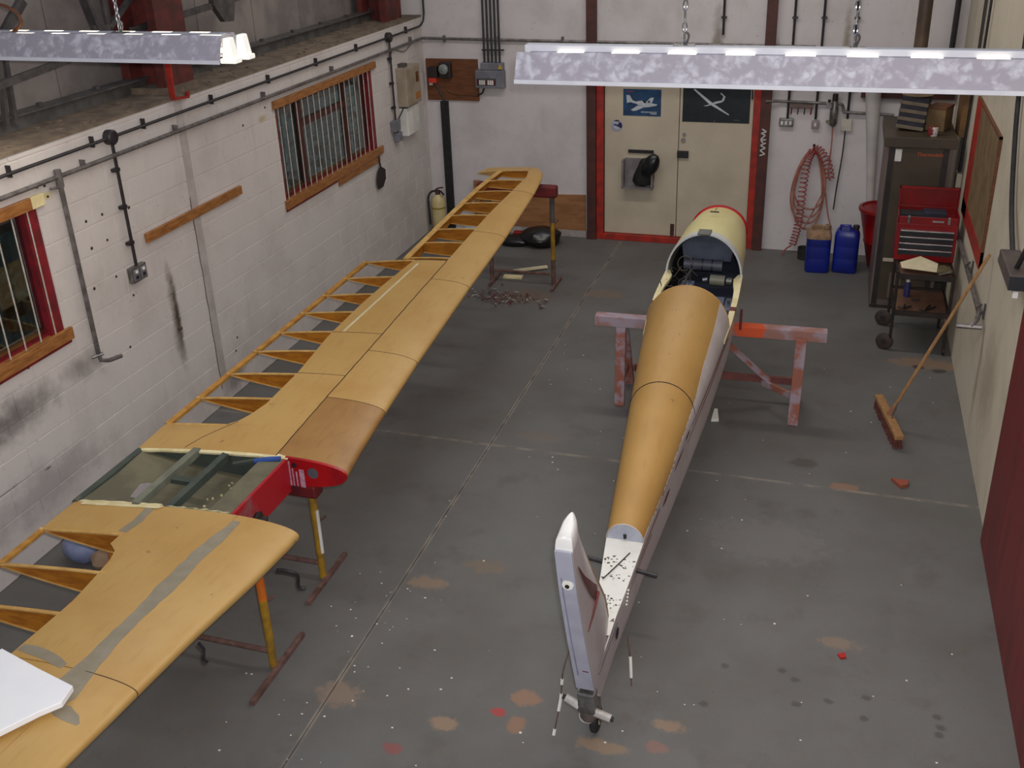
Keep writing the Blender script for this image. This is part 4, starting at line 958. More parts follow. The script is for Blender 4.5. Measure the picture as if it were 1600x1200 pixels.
# ================================================================ FAR LEFT CORNER
ex = thing('fire_extinguisher', (-4.75, 11.46, 0), 'cream fire extinguisher with black hose in the far left corner', 'fire extinguisher')
B().lathe([(.085, 0), (.092, .012), (.092, .42), (.08, .47), (.045, .50), (.035, .515)], (-4.75, 11.46, 0), 20).build('cylinder', M_CREAMEXT, ex, True)
B().lathe([(.0932, .33), (.0932, .355)], (-4.75, 11.46, 0), 20).build('label_band', mat('olive_band', (166, 148, 66)), ex, True)
B().lathe([(.035, .50), (.03, .55), (.025, .57)], (-4.75, 11.46, 0), 12).build('valve', M_OXDARK, ex, True)
B().tube([(-4.79, 11.46, .56), (-4.74, 11.44, .60), (-4.66, 11.42, .62)], .010, 6).build('lever', M_OXDARK, ex, True)
B().tube([(-4.75, 11.46, .565), (-4.69, 11.43, .56), (-4.65, 11.42, .52)], .013, 6).build('grip', M_BLACK, ex, True)
B().tube(arcpts([(-4.76, 11.45, .555), (-4.82, 11.43, .555), (-4.865, 11.41, .48), (-4.86, 11.40, .3), (-4.855, 11.40, .12)]), .014, 7).build('hose', M_BLACK, ex, True)
bb = thing('bin_bag', (-3.4, 11.2, 0), 'full black bin bag on floor against the plywood sheet', 'bag')
b = B(); blob(b, (-3.31, 11.26, .10), (.27, .22, .135), 12, .22, 5); b.build('bag_body', M_BIN, bb, True, sub=1)
b = B(); blob(b, (-3.64, 11.20, .05), (.24, .15, .07), 9, .14, 8); b.build('bag_neck', M_BIN, bb, True, sub=1)
tag(rbox('red_tin', M_TOOLRED, (-.10, .10, -.04, .04, 0, .10), None, Matrix.Translation((-3.62, 11.42, 0.0)) @ Matrix.Rotation(.1, 4, 'Z'), .01), 'red tin behind the black bin bag', 'tin')
b = B(); blob(b, (-4.15, 11.25, .12), (.20, .16, .13), 9, .22, 12)
tag(b.build('pale_bag', M_WBAG, None, True, sub=1), 'pale crumpled plastic bag seen through the wing ribs by back wall', 'bag')
b = B(); blob(b, (-4.6, 4.22, .10), (.15, .12, .11), 9, .2, 15)
tag(b.build('blue_bag', M_BBAG, None, True, sub=1), 'blue-grey plastic bag on floor seen through the nearest wing bay', 'bag')
b = B(); blob(b, (-4.40, 4.18, .06), (.09, .08, .07), 8, .15, 16)
tag(b.build('stone_lump', mat('tan_lump', (150, 126, 104), (132, 108, 88), 8, .9), None, True), 'tan lump on floor right of the blue-grey bag', 'lump')
tag(box('brown_crate_board', M_PLYB, -4.30, -4.22, YB - .08, YB - .03, .0, .68, None, .004), 'brown upright board behind the red padded trestle bar', 'board')
# offcuts and scraps under the far half of the wing
for k, (p, q, w, m, l) in enumerate((((-3.35, 10.20, .03), (-3.0, 10.42, .03), .05, M_PAPER, 'pale pointed wood offcut under the far wing stand'), ((-3.42, 10.05, .012), (-3.2, 10.07, .012), .09, M_CREAM, 'small cream board offcut by the far stand leg'))):
    tag(B().beam(p, q, w, .02).build('wood_offcut', m), l, 'offcut')
rr = random.Random(11)
b = B(); b2 = B(); b3 = B()
for i in range(150):
    x = rr.gauss(-3.22, .22); y = rr.gauss(9.42, .11); s = rr.uniform(.006, .022); a = rr.uniform(0, 6.28)
    d1_ = V(math.cos(a), math.sin(a), rr.uniform(-.1, .3)); d2_ = V(-math.sin(a), math.cos(a), rr.uniform(0, .4))
    c = V(x, y, .012 + rr.random()*.02); tgt = (b, b2, b3)[i % 3]
    tgt.prism([c - d1_*s*1.6, c + d2_*s*.6, c + d1_*s*1.6, c - d2_*s*.6], (0, 0, .003))
tag(b.build('red_scraps', M_DKRED), 'heap of dark red paint scraps on floor under the far wing', 'scraps', kind='stuff')
tag(b2.build('pale_scraps', M_FILLG), 'pale grey scraps mixed with red ones under the far wing', 'scraps', kind='stuff')
tag(b3.build('dark_scraps', M_RUST), 'brown scraps mixed with red ones under the far wing', 'scraps', kind='stuff')
tag(B().prism([(.735, 6.60, 0), (.80, 6.50, 0), (.85, 6.53, 0), (.86, 6.60, 0), (.80, 6.585, 0)], (0, 0, .03)).build('red_offcut', mat('red_scrap', (160, 60, 54), (136, 84, 60), 30, .6), bevel=.003), 'small red wooden scrap on floor below the broom head', 'offcut')
tag(B().prism([(.39, 4.56, 0), (.41, 4.53, 0), (.44, 4.545, 0), (.43, 4.585, 0)], (0, 0, .012)).build('red_chip', mat('red_chip', (186, 30, 28))), 'single bright red chip on the open floor at right', 'chip')
b = B()
for i in range(150):
    x = rr.uniform(-2.6, 1.2); y = rr.uniform(2.6, 8.5); s = rr.uniform(.002, .007)
    if rr.random() < .3: x = rr.gauss(-2.35, .25); y = rr.uniform(2.9, 4.6)
    a = rr.uniform(0, 6.28)
    b.box(x - s, x + s, y - s*rr.uniform(.4, 1), y + s*rr.uniform(.4, 1), 0, .002)
tag(b.build('paint_flecks', M_WHITE), 'tiny white paint flecks scattered over the floor', 'flecks', kind='stuff')
# ================================================================ GLIDER WING ON ITS STANDS
YC = 4.04
T_LE = [(.6,-2.74),(1.95,-2.632),(2.8,-2.602),(3.27,-2.565),(3.63,-2.553),(4.38,-2.567),(4.6,-2.598),(5.07,-2.635),(5.76,-2.68),(6.5,-2.712),(7.05,-2.738),(7.6,-2.755),(8.2,-2.775),(8.87,-2.812),(9.5,-2.852),(9.95,-2.90),(10.15,-2.95),(10.3,-3.05)]
T_TE = [(.6,-3.90),(2.0,-3.965),(3.08,-4.02),(3.67,-4.06),(4.3,-4.082),(4.7,-4.075),(7.55,-3.90),(10.1,-3.70),(10.3,-3.62)]
T_SP = [(.6,-2.87),(2.2,-2.87),(3.2,-2.90),(3.72,-2.93),(4.36,-3.05),(5.0,-3.06),(7.53,-3.085),(8.66,-3.095),(9.87,-3.05),(10.3,-3.14)]
T_AF = [(.6,-3.30),(2.4,-3.30),(2.8,-3.30),(3.22,-3.37),(3.37,-3.46),(4.68,-3.50),(4.9,-3.45),(5.4,-3.45),(6.0,-3.50),(6.57,-3.49),(7.0,-3.46),(7.52,-3.40)]
T_FS = [(7.53,-3.505),(8.66,-3.505),(9.5,-3.49),(10.05,-3.44),(10.3,-3.40)]
def zref(y): return .88 + .058*abs(y - YC)
def up(y): return lerp([(0, .080), (6.2, .052)], abs(y - YC)) * (1.0 if y < 10.05 else max(.25, 1 - (y - 10.05)/.3))
def dn(y): return lerp([(0, .125), (6.2, .048)], abs(y - YC)) * (1.0 if y < 10.05 else max(.25, 1 - (y - 10.05)/.3))
def prof(c):
    c = min(max(c, 0.0), 1.0)
    return max(0.0, 10*(.2969*math.sqrt(c) - .1260*c - .3516*c*c + .2843*c**3 - .1036*c**4))
def cx_(y, x): return (x - lerp(T_LE, y)) / (lerp(T_TE, y) - lerp(T_LE, y))
def wtop(y, c, e=0.0):
    xl, xt = lerp(T_LE, y), lerp(T_TE, y)
    return Vector((xl + c*(xt - xl), y, zref(y) - .02*c + up(y)*prof(c) + e))
def wbot(y, c, e=0.0):
    xl, xt = lerp(T_LE, y), lerp(T_TE, y)
    return Vector((xl + c*(xt - xl), y, zref(y) - .02*c - dn(y)*prof(c)**.9 - e))
G = .0025
wing = thing('glider_wing', (-3.2, YC, .75), 'stripped tan plywood glider wing with open rib bays on trestle stands', 'glider wing')

def nose_panel(y0, y1, m, label=None, n=9):
    # leading edge sheet: spar joint over the top, round the nose and back underneath
    def fn(y, u):
        cs = cx_(y, lerp(T_SP, y)); c = cs*u*u
        return wtop(y, c) if u >= 0 else wbot(y, c)
    ys = frange(y0 + G, y1 - G, n)
    return B().grid(fn, ys, frange(-1, 1, 31)).build('skin_panel', m, wing, True, solid=.004, label=label, soff=-1)
def top_panel(y0, y1, fa, fb, m, label=None, n=9, ga=G, gb=0.0, k=7, ys=None):
    def fn(y, u):
        xa, xb = fa(y) - ga, fb(y) + gb
        c0, c1 = cx_(y, xa), cx_(y, xb)
        return wtop(y, c0 + (c1 - c0)*u)
    return B().grid(fn, ys or frange(y0 + G, y1 - G, n), frange(0, 1, k)).build('skin_panel', m, wing, True, solid=.004, label=label, soff=-1)
spf = lambda y: lerp(T_SP, y); aff = lambda y: lerp(T_AF, y); tef = lambda y: lerp(T_TE, y) + .0
RF, RN = 4.36, 3.72       # the two root ribs
# far half
nose_panel(RF, 5.09, M_PLYD, 'brown stained leading edge panel at the root')
for a, c in ((5.09, 5.78), (5.78, 7.10), (7.10, 8.22), (8.22, 9.40), (9.40, 10.29)): nose_panel(a, c, M_PLY, n=11)
fill = lambda y: lerp([(RF, -4.08), (4.66, -4.075), (4.70, -3.56), (4.80, -3.50), (4.95, -3.455), (5.4, -3.45)], y)
b = B()
ys = [RF + G, 4.5, 4.62, 4.66]
top_panel(RF, 5.39, spf, lambda y: lerp([(4.36, -4.08), (4.664, -4.075), (4.668, -3.60), (4.72, -3.535), (4.80, -3.495), (4.95, -3.455), (5.4, -3.45)], y), M_PLY, k=13, ys=[4.3625, 4.45, 4.55, 4.664, 4.668, 4.69, 4.72, 4.76, 4.80, 4.86, 4.95, 5.1, 5.25, 5.3875])
top_panel(5.39, 6.05, spf, aff, M_PLY); top_panel(6.05, 7.50, spf, aff, M_PLY, n=11)
# near half
nose_panel(2.37, RN, M_PLY, n=13); nose_panel(.6, 2.37, M_PLY, n=9)
top_panel(2.37, RN, spf, lambda y: lerp([(2.37, -3.30), (2.8, -3.30), (3.16, -3.36), (3.25, -3.40), (3.31, -3.475), (3.405, -3.48), (3.409, -4.04), (3.72, -4.06)], y), M_PLY, k=13, ys=[2.3725, 2.6, 2.8, 2.95, 3.08, 3.16, 3.21, 3.25, 3.28, 3.31, 3.36, 3.405, 3.409, 3.5, 3.6, 3.7175])
top_panel(.6, 2.37, spf, aff, M_PLY, n=9)
# webs that close the covered box, and its underside
def web(y0, y1, fx, m, name='spar_web', n=9, th=.012, inset=.004):
    b = B()
    rings = []
    for y in frange(y0, y1, n):
        c = cx_(y, fx(y)); t_, u_ = wtop(y, c, -inset), wbot(y, c, -.002)
        rings.append([t_, t_ + V(th, 0, 0), u_ + V(th, 0, 0), u_])
    return b.loft(rings).build(name, m, wing)
web(4.72, 7.50, lambda y: aff(y) + .004, M_RIB); web(.6, 3.28, lambda y: lerp(T_AF, y) + .004, M_RIB)
web(7.53, 10.2, lambda y: spf(y) - .004, M_RIB)
for y0, y1 in ((RF, 7.5), (.6, RN)):
    B().grid(lambda y, u: wbot(y, cx_(y, spf(y)) + (cx_(y, lerp(T_AF, y)) - cx_(y, spf(y)))*u), frange(y0, y1, 11), frange(0, 1, 5)).build('lower_skin', M_PLY, wing, True, solid=.003)
# ribs in the open bays
def rib(y, xa, xb, m=M_RIB, cap=True, th=.008):
    c0, c1 = cx_(y, xa), cx_(y, xb); cs = frange(c0, c1, 10)
    poly = [wtop(y, c, -.006) for c in cs] + [wbot(y, c, -.003) for c in reversed(cs)]
    r = B().prism([p - V(0, th/2, 0) for p in poly], (0, th, 0)).build('rib', m, wing)
    if cap:
        b = B().loft([[wtop(y, c, -.008) + V(0, -.010, 0), wtop(y, c, 0) + V(0, -.010, 0), wtop(y, c, 0) + V(0, .010, 0), wtop(y, c, -.008) + V(0, .010, 0)] for c in cs])
        b.build('cap_strip', M_CAP, r)
        b = B().loft([[wbot(y, c, 0) + V(0, -.010, 0), wbot(y, c, -.008) + V(0, -.010, 0), wbot(y, c, -.008) + V(0, .010, 0), wbot(y, c, 0) + V(0, .010, 0)] for c in cs])
        b.build('cap_strip', M_CAP, r)
    return r
rib(4.665, -3.60, -4.06)
for y in (5.02, 5.375, 5.735, 6.06, 6.42, 6.77, 7.13, 7.50): rib(y, lerp(T_AF, y) + .005, lerp(T_TE, y))
for y in (7.56, 7.93, 8.28, 8.66, 9.02, 9.38, 9.74, 10.08): rib(y, lerp(T_SP, y), lerp(T_FS, y))
for y in (3.405, 3.05, 2.70, 2.34, 1.98, 1.6): rib(y, lerp([(3.1, -3.30), (3.41, -3.475)], y) + .005, lerp(T_TE, y))
# gussets at the feet of the outer ribs
for y in (7.56, 7.93, 8.28, 8.66, 9.02, 9.38):
    xf = lerp(T_FS, y); c = cx_(y, xf)
    B().prism([wbot(y + .01, c), wbot(y + .01, cx_(y, xf + .14)), wbot(y + .17, cx_(y + .17, lerp(T_FS, y + .17)))], (0, 0, .005)).build('gusset', M_RIB, wing)
# trailing edge strips, false spar of the aileron bay, tip
def strip(y0, y1, fx, w, name, m, n=9, th=.012, dz=0.0):
    rings = []
    for y in frange(y0, y1, n):
        p = wtop(y, cx_(y, fx(y))) + V(0, 0, dz); rings.append([p + V(-w/2, 0, -th), p + V(w/2, 0, -th), p + V(w/2, 0, 0), p + V(-w/2, 0, 0)])
    return B().loft(rings).build(name, m, wing)
strip(4.67, 7.53, lambda y: lerp(T_TE, y) + .012, .044, 'trailing_edge', M_TE, th=.022)
strip(.6, 3.41, lambda y: lerp(T_TE, y) + .016, .040, 'trailing_edge', M_TE, th=.016)
web(7.53, 10.12, lambda y: lerp(T_FS, y), M_RIB, 'false_spar', th=.02)
strip(7.53, 10.12, lambda y: lerp(T_FS, y) + .010, .056, 'false_spar_cap', M_CAP, th=.008, dz=.004)
B().grid(lambda y, u: wtop(y, cx_(y, lerp(T_SP, y) - G) + (1 - cx_(y, lerp(T_SP, y)))*u), frange(10.09, 10.29, 5), frange(0, 1, 11)).build('wing_tip', M_PLY, wing, True, solid=.006)
B().grid(lambda y, u: wbot(y, cx_(y, lerp(T_SP, y)) + (1 - cx_(y, lerp(T_SP, y)))*u), frange(10.09, 10.29, 5), frange(0, 1, 11)).build('wing_tip', M_PLY, wing, True, solid=.006)
rib(10.10, -3.10, -3.68, M_PLY, False, .01)
# dark scarf joints between the sheets
M_JOINT = mat('dark_glue_joint', (70, 48, 30), (92, 66, 40), 30, .7)
def joint(pts, r=.0032, name='joint_line'): B().tube(pts, r, 5).build(name, M_JOINT, wing, True)
for y in (5.09, 5.78, 7.10, 8.22, 9.40, 2.37):
    cs_ = cx_(y, lerp(T_SP, y)); P_ = [((1 - k/14)) for k in range(15)]
    joint([wtop(y, cs_*p*p, -.001) for p in P_] + [wbot(y, cs_*p*p, -.001) for p in (.15, .3)])
for y in (5.39, 6.05, 7.505):
    joint([wtop(y, cx_(y, lerp(T_SP, y)) + (cx_(y, lerp(T_AF, y)) - cx_(y, lerp(T_SP, y)))*k/6, -.001) for k in range(7)])
joint([wtop(y, cx_(y, lerp(T_SP, y) - .001), -.0005) + V(random.uniform(-.002, .002), 0, 0) for y in frange(RF, 7.5, 60)], .0045)
joint([wtop(y, cx_(y, x), -.0005) for x, y in ((-3.53, 4.71), (-3.60, 4.62), (-3.68, 4.50), (-3.73, 4.38))], .003)
# spoiler slot line, filler on the near half
def ribbon(name, m, pts, w, e=.0012, jag=.15, label=None):
    # ragged flat strip laid on the upper surface along (x, y) points
    P = [Vector((p[0], p[1], 0)) for p in pts]; Q = []
    for a, c in zip(P, P[1:]):
        n = max(2, int((c - a).length/.05)); Q += [a.lerp(c, i/n) for i in range(n)]
    Q.append(P[-1]); rings = []
    for i, q in enumerate(Q):
        d = (Q[min(i+1, len(Q)-1)] - Q[max(i-1, 0)]).normalized(); s = Vector((d.y, -d.x, 0)); f = i/(len(Q)-1)
        ww = (w if isinstance(w, (int, float)) else lerp(w, f))/2
        l = q - s*ww*(1 + random.uniform(-jag, jag)); r = q + s*ww*(1 + random.uniform(-jag, jag))
        def onw(p, dz): 
            t_ = wtop(p.y, cx_(p.y, p.x)); return Vector((p.x, p.y, t_.z + dz))
        mid_ = (l + r)/2
        rings.append([onw(l, e), onw(mid_, e), onw(r, e), onw(r, -.003), onw(mid_, -.003), onw(l, -.003)])
    return B().loft(rings).build(name, m, wing, label=label)
ribbon('spoiler_slot', mat('pale_slot_tape', (218, 206, 168), (204, 190, 150), 9, .6), [(-3.405, 6.06), (-3.33, 7.42)], .022, jag=.05)
ribbon('filler_strip', M_FILL, [(-2.90, 3.66), (-2.915, 3.3), (-2.905, 2.9), (-2.90, 2.6), (-2.885, 2.36), (-2.875, 2.16)], [(0, .05), (.15, .085), (.45, .10), (.6, .07), (.8, .09), (.95, .16), (1, .10)], jag=.12, label='grey filler strip along the spar joint')
ribbon('filler_strip', M_FILL, [(-2.84, 2.15), (-2.77, 2.12), (-2.70, 2.10)], [(0, .05), (.6, .08), (1, .02)], jag=.4)
ribbon('filler_strip', M_FILL, [(-3.29, 2.44), (-3.15, 2.42), (-2.99, 2.37)], [(0, .05), (.7, .06), (1, .03)], jag=.25)
ribbon('filler_strip', M_FILL, [(-3.50, 3.70), (-3.475, 3.55), (-3.49, 3.43)], .06, jag=.15)
# centre section between the root ribs
TE2 = lerp(T_TE, 4.05)
def root(y, xa, xb, m, sgn):
    cs = frange(cx_(y, xa), cx_(y, xb), 14)
    poly = [wtop(y, c, -.004) for c in cs] + [wbot(y, c) for c in reversed(cs)]
    return B().prism([p - V(0, .006, 0) for p in poly], (0, .012, 0)).build('root_rib', m, wing)
root(RF, -2.985, -4.06, M_OLIVED, 1); root(RN, -2.95, -4.06, M_OLIVED, 1)
for y, s in ((RF, -1), (RN, 1)):
    cs = frange(cx_(y, -3.0 if y == RF else -3.45), cx_(y, -4.05), 14); rings = []
    for i, c in enumerate(cs):
        p = wtop(y, c, .002); j = .004*math.sin(i*2.2)
        rings.append([p, p + V(0, s*(.024 + j), -.004), p + V(0, s*(.024 + j), -.016), p + V(0, 0, -.016)])
    B().loft(rings).build('edge_strip', M_CREAM, wing, label='torn cream edge strip of the centre bay')
    if y == RN:
        rings = []
        for i, c in enumerate(frange(cx_(y, -3.42), cx_(y, -3.0), 12)):
            p = wtop(y, c, .001); j = .008*math.sin(i*2.9)
            rings.append([p, p + V(0, .016 + j, -.003), p + V(0, .016 + j, -.014), p + V(0, 0, -.014)])
        B().loft(rings).build('edge_strip', mat('green_grey_torn_edge', (118, 122, 84), (196, 184, 148), 22, .8), wing)
        B().prism([wtop(RN - .005, cx_(RN, -3.42), .003), wtop(RN - .005, cx_(RN, -3.99), .003), wtop(RN - .035, cx_(RN, -3.99), .003), wtop(RN - .035, cx_(RN, -3.44), .004)], (0, 0, .003)).build('torn_strip', M_CREAM, wing)
def cbeam(p, q, w, h, name, m, **k): return B().beam(p, q, w, h).build(name, m, wing, **k)
b = B().grid(lambda y, u: wbot(y, cx_(y, -2.98 - u*1.085), -.003), (RN + .006, 3.9, 4.1, RF - .006), frange(0, 1, 28)); b.build('bay_floor', M_OLIVE, wing, solid=.006)
box('spar_web', M_REDWORN, -2.985, -2.965, RN + .006, RF - .006, .735, .965, wing, label='worn red front face of the main spar')
box('spar_cap', M_OLIVE, -3.13, -2.985, RN + .006, RF - .006, .945, .963, wing)
cbeam((-3.40, RN, .925), (-3.40, RF, .925), .045, .05, 'cross_member', M_OLIVED); cbeam((-3.62, RN, .925), (-3.62, RF, .925), .05, .045, 'cross_member', mat('grey_olive_bar', (122, 124, 108), (104, 106, 92), 6, .7))
cbeam((-3.415, 4.05, .905), (-3.60, 4.05, .905), .05, .03, 'cross_member', M_OLIVED)
cbeam((-4.055, RN, .868), (-4.055, RF, .868), .045, .03, 'trailing_edge', M_OLIVED)
B().lathe([(.085, 0), (.085, .004)], (-3.79, 3.99, wbot(4.0, cx_(4.0, -3.79)).z + .016), 24).build('lightening_hole', mat('pale_hole_light', (150, 140, 142), (136, 128, 130)), wing)
B().tube(arcpts([(-3.16, RF - .07, .955), (-3.08, RF - .05, .968), (-3.00, RF - .03, .972)]), .018, 8).build('control_tube', mat('blue_control_tube', (36, 76, 150), (30, 64, 130)), wing, True)
cbeam((-3.30, RF - .10, .93), (-3.14, RF - .05, .955), .03, .02, 'bracket', M_OLIVED)
B().lathe([(.04, 0), (.05, .02), (.03, .035)], (-2.965, 3.93, .80), 14, (1, 0, 0)).build('fitting', M_DARK, wing, True)
B().tube([(-2.95, 3.93, .80), (-2.90, 3.95, .80)], .018, 8).build('fitting_pin', M_DARK, wing, True)
zb_ = wbot(3.9, cx_(3.9, -3.15)).z
box('torn_label', M_CREAM, -3.20, -3.13, 3.90, 3.945, zb_, zb_ + .026, wing); box('red_crayon_mark', M_RED, -3.20, -3.16, 3.85, 3.88, zb_, zb_ + .024, wing)
b = B()
for i in range(60): 
    x = random.uniform(-3.4, -3.0); y = random.uniform(RN + .03, RF - .03) if i % 2 else RF - .05 - random.random()*.08; s = random.uniform(.002, .007); zz_ = wbot(4.0, cx_(4.0, x)).z; b.box(x - s, x + s, y - s, y + s, zz_, zz_ + .022)
o = b.build('debris', M_CREAM, wing); o['kind'] = 'stuff'
# red nose rib of the far half
cs = [c*c*cx_(RF, -2.985) for c in frange(0, 1, 12)]
poly = [wtop(RF, c, -.002) for c in cs] + [wbot(RF, c) for c in reversed(cs[1:])]
nr = B().prism([p - V(0, .008, 0) for p in poly], (0, .014, 0)).build('nose_rib', M_RED, wing)
B().lathe([(.037, 0), (.037, .003)], (-2.80, RF - .008, .885), 20, (0, -1, 0)).build('rib_hole', mat('grey_hole', (92, 90, 98)), nr)
B().lathe([(.018, 0), (.018, .003)], (-2.925, RF - .008, .925), 14, (0, -1, 0)).build('rib_hole', M_BLACK, nr)
for x0, x1, z0, z1 in ((-2.978, -2.955, .775, .95), (-2.895, -2.862, .772, .90), (-2.945, -2.935, .775, .90), (-2.92, -2.91, .775, .88)):
    box('worn_paint_mark', mat('worn_pink_paint', (196, 160, 176), (170, 120, 140), 30, .6), x0, x1, RF - .011, RF - .008, z0, z1, nr)
rings = []
for c in cs[2:]:
    p = wtop(RF, c, .001); rings.append([p + V(0, -.010, 0), p + V(0, .012, 0), p + V(0, .012, -.006), p + V(0, -.010, -.006)])
B().loft(rings).build('rib_flange', M_RED, nr)
box('edge_patch', M_CREAM, -3.05, -2.96, RF - .02, RF + .03, .966, .972, wing)
cs = [c*c*cx_(RN, -2.93) for c in frange(0, 1, 12)]
B().prism([p for p in [wtop(RN, c, -.004) for c in cs] + [wbot(RN, c, -.004) for c in reversed(cs[1:])]], (0, -.01, 0)).build('nose_rib', M_PLY, wing)
# small fittings on the leading edge
B().tube(arcpts([(-2.58, 3.50, .82), (-2.55, 3.53, .80), (-2.50, 3.56, .76), (-2.50, 3.56, .68), (-2.47, 3.58, .66)]), .010, 6).build('cable_loop', M_BLACK, wing, True)
B().tube([(-2.60, 2.80, .90), (-2.585, 2.81, .86), (-2.59, 2.80, .80), (-2.58, 2.81, .78)], .008, 6).build('wire_hook', M_BLACK, wing, True)

def stand(xf, yf, xr, zt, label, m1, m2, m3, pad, padm, foot, sw):
    s = thing('wing_stand', ((xf+xr)/2, yf, 0), label, 'stand', 'pipe stands under the wing')
    for x in (xf, xr):
        l = B().tube([(x, yf, .02), (x, yf, zt*.32)], .024, 10).build('leg', m3, s, True)
        B().tube([(x, yf, zt*.30), (x, yf, zt*.75)], .0255, 10).build('leg_paint', m2, l, True)
        B().tube([(x, yf, zt*.72), (x, yf, zt)], .026, 10).build('leg_paint', m1, l, True)
        B().beam((x + .03, yf - foot, .016), (x + .03, yf + foot, .016), .03, .03).build('foot_bar', M_RUST, s)
        B().tube([(x + .02, yf + .01, zt*.70), (x + .06, yf + .03, zt*.74)], .008, 6).build('locking_pin', M_RUST, s, True)
    B().tube([(xr, yf, .13), (xf, yf, .13)], .016, 8).build('stretcher', M_RUST, s, True)
    B().beam((xr - .12, yf, zt + pad/2), (xf + sw, yf, zt + pad/2), .11, pad).build('padded_bar', padm, s, bevel=.02)
    return s
stand(-2.775, 3.60, -3.75, .70, 'nearest yellow pipe stand with an orange leg top', M_ORANGE, M_YEL, M_YEL, .06, M_DKRED, .30, -.05)
s2 = stand(-2.88, 4.44, -3.80, .66, 'middle yellow pipe stand below the red nose rib', M_YEL, M_YEL, M_YEL, .10, M_DKRED, .27, .06)
B().tube([(-2.857, 4.432, .22), (-2.857, 4.432, .55)], .012, 6).build('white_tape', M_WHITE, s2, True)
stand(-2.79, 9.93, -3.52, 1.03, 'far pipe stand with red padded bar beneath the wing tip', M_STEELP, M_YEL, M_RUST, .13, M_DKRED, .21, .06)
sheet = tag(B().prism([(x, y, .966 + .058*(4.04 - y)) for x, y in ((-2.815, 2.23), (-2.79, 2.13), (-2.84, 2.06), (-3.02, 1.72), (-3.35, 1.70), (-3.30, 2.35), (-3.05, 2.285))], (0, 0, .03)).build('white_foam_sheet', mat('bright_white_foam', (250, 250, 252), (246, 246, 250), 3, .6), bevel=.004), 'bright white foam board lying on the near end of the wing', 'board')

# ================================================================ FUSELAGE
ST = [ # y, centre x, half width, rail z, crown z, keel z
 (3.50,-.862,.040,.44,.47,.17),(3.75,-.868,.050,.45,.49,.17),(4.0,-.874,.062,.47,.52,.18),(4.3,-.880,.088,.505,.58,.195),(4.6,-.886,.114,.555,.672,.22),
 (5.1,-.880,.160,.665,.835,.27),(5.6,-.873,.207,.775,.99,.34),(6.2,-.862,.268,.905,1.19,.48),(6.87,-.852,.322,1.05,1.385,.67),(7.2,-.846,.325,1.105,1.46,.778),(7.6,-.842,.312,1.15,1.515,.822),
 (8.2,-.846,.288,1.165,1.475,.83),(8.8,-.856,.243,1.15,1.375,.87),(9.05,-.858,.19,1.11,1.29,.91),(9.22,-.860,.10,1.06,1.15,.98)]
def sec(y):
    return [lerp([(s[0], s[k]) for s in ST], y) for k in range(1, 6)]
fus = thing('glider_fuselage', (-.87, 6.0, 0), 'glider fuselage with tan plywood back, open cockpit and yellow nose on painted trestle', 'glider fuselage')
def crown(y, th, e=0.0):
    cx, w, zr, zt, zb = sec(y); return Vector((cx + (w + e)*math.cos(th), y, zr + (zt - zr + e)*math.sin(th)))
def side(y, t, s, e=0.0):
    # t: 0 at the rail, 1 at the keel
    cx, w, zr, zt, zb = sec(y)
    if t < .7: x = w*(1 - .06*(t/.7)); z = zr - (zr - zb)*.86*(t/.7)
    else:
        a = (t - .7)/.3*math.pi/2; x = w*.94*math.cos(a)**.7 if a < math.pi/2 - 1e-6 else 0.0; z = zb + (zr - zb)*.14*(1 - math.sin(a))
    return Vector((cx + s*(x + e), y, z))
def fgrid(name, m, fn, ys, us, label=None, solid=.006): return B().grid(fn, ys, us).build(name, m, fus, True, solid=solid, label=label)
RT, LF = 0.0, math.pi
rj = random.Random(5)
YS = frange(4.6, 6.79, 60)
edge = []
for y in YS:
    base = lerp([(4.6, .18), (4.75, .16), (5.0, .04), (5.36, .20), (5.76, .33), (6.12, .55), (6.5, .62), (6.87, .74)], y)
    edge.append(base + (rj.uniform(-.05, .05) if y < 5.6 else 0))
ed = lambda y: lerp(list(zip(YS, edge)), y)
# plywood back in two sheets with a joint
for y0, y1 in ((4.6, 5.767), (5.773, 6.79)):
    ys = [y for y in YS if y0 < y < y1]; ys = [y0] + ys + [y1]
    fgrid('plywood_back', M_PLYF, lambda y, u: crown(y, ed(y) + (LF - ed(y))*u), ys, frange(0, 1, 25))
fgrid('crown_panel', M_GWHITE, lambda y, u: crown(y, ed(y)*u, .0015), YS, frange(0, 1, 6), 'white painted strip right of plywood back')
B().tube([crown(5.77, t_, .0005) for t_ in frange(.05, LF, 24)], .0035, 5).build('joint_line', M_DARK, fus, True)
# side walls, one sheet each, and keel
YF = frange(3.50, 8.8, 54)
fgrid('side_panel', M_GWHITE, lambda y, u: side(y, u*.999, 1), YF, frange(0, 1, 14)); fgrid('side_panel', M_GWHITE, lambda y, u: side(y, u*.999, -1), YF, frange(0, 1, 14))
# nose: yellow deck, red nose cap
YN = frange(7.62, 8.78, 20)
fgrid('front_deck', M_LEMON, lambda y, u: crown(y, LF*u), YN, frange(0, 1, 29))
YR = frange(8.78, 9.22, 9)
b = B().loft([[crown(y, LF*k/16, .004) for k in range(17)] + [side(y, k/8, -1, .004) for k in range(1, 9)] + [side(y, k/8, 1, .004) for k in range(7, 0, -1)] for y in YR])
b.build('nose_cap', M_RED, fus, True)
B().tube([crown(8.78, t_, .002) for t_ in frange(0, LF, 26)], .018, 6).build('nose_band', M_RED, fus, True)
rings = []
for t_ in frange(0, LF, 29):
    rings.append([crown(7.58, t_, .003), crown(7.66, t_, .003), crown(7.66, t_, -.012), crown(7.58, t_, -.012)])
rim = B().loft(rings).build('cockpit_rim', mat('white_rim_paint', (206, 208, 206), (190, 192, 192), 6, .4), fus, True)
c0 = crown(7.58, math.pi/2)
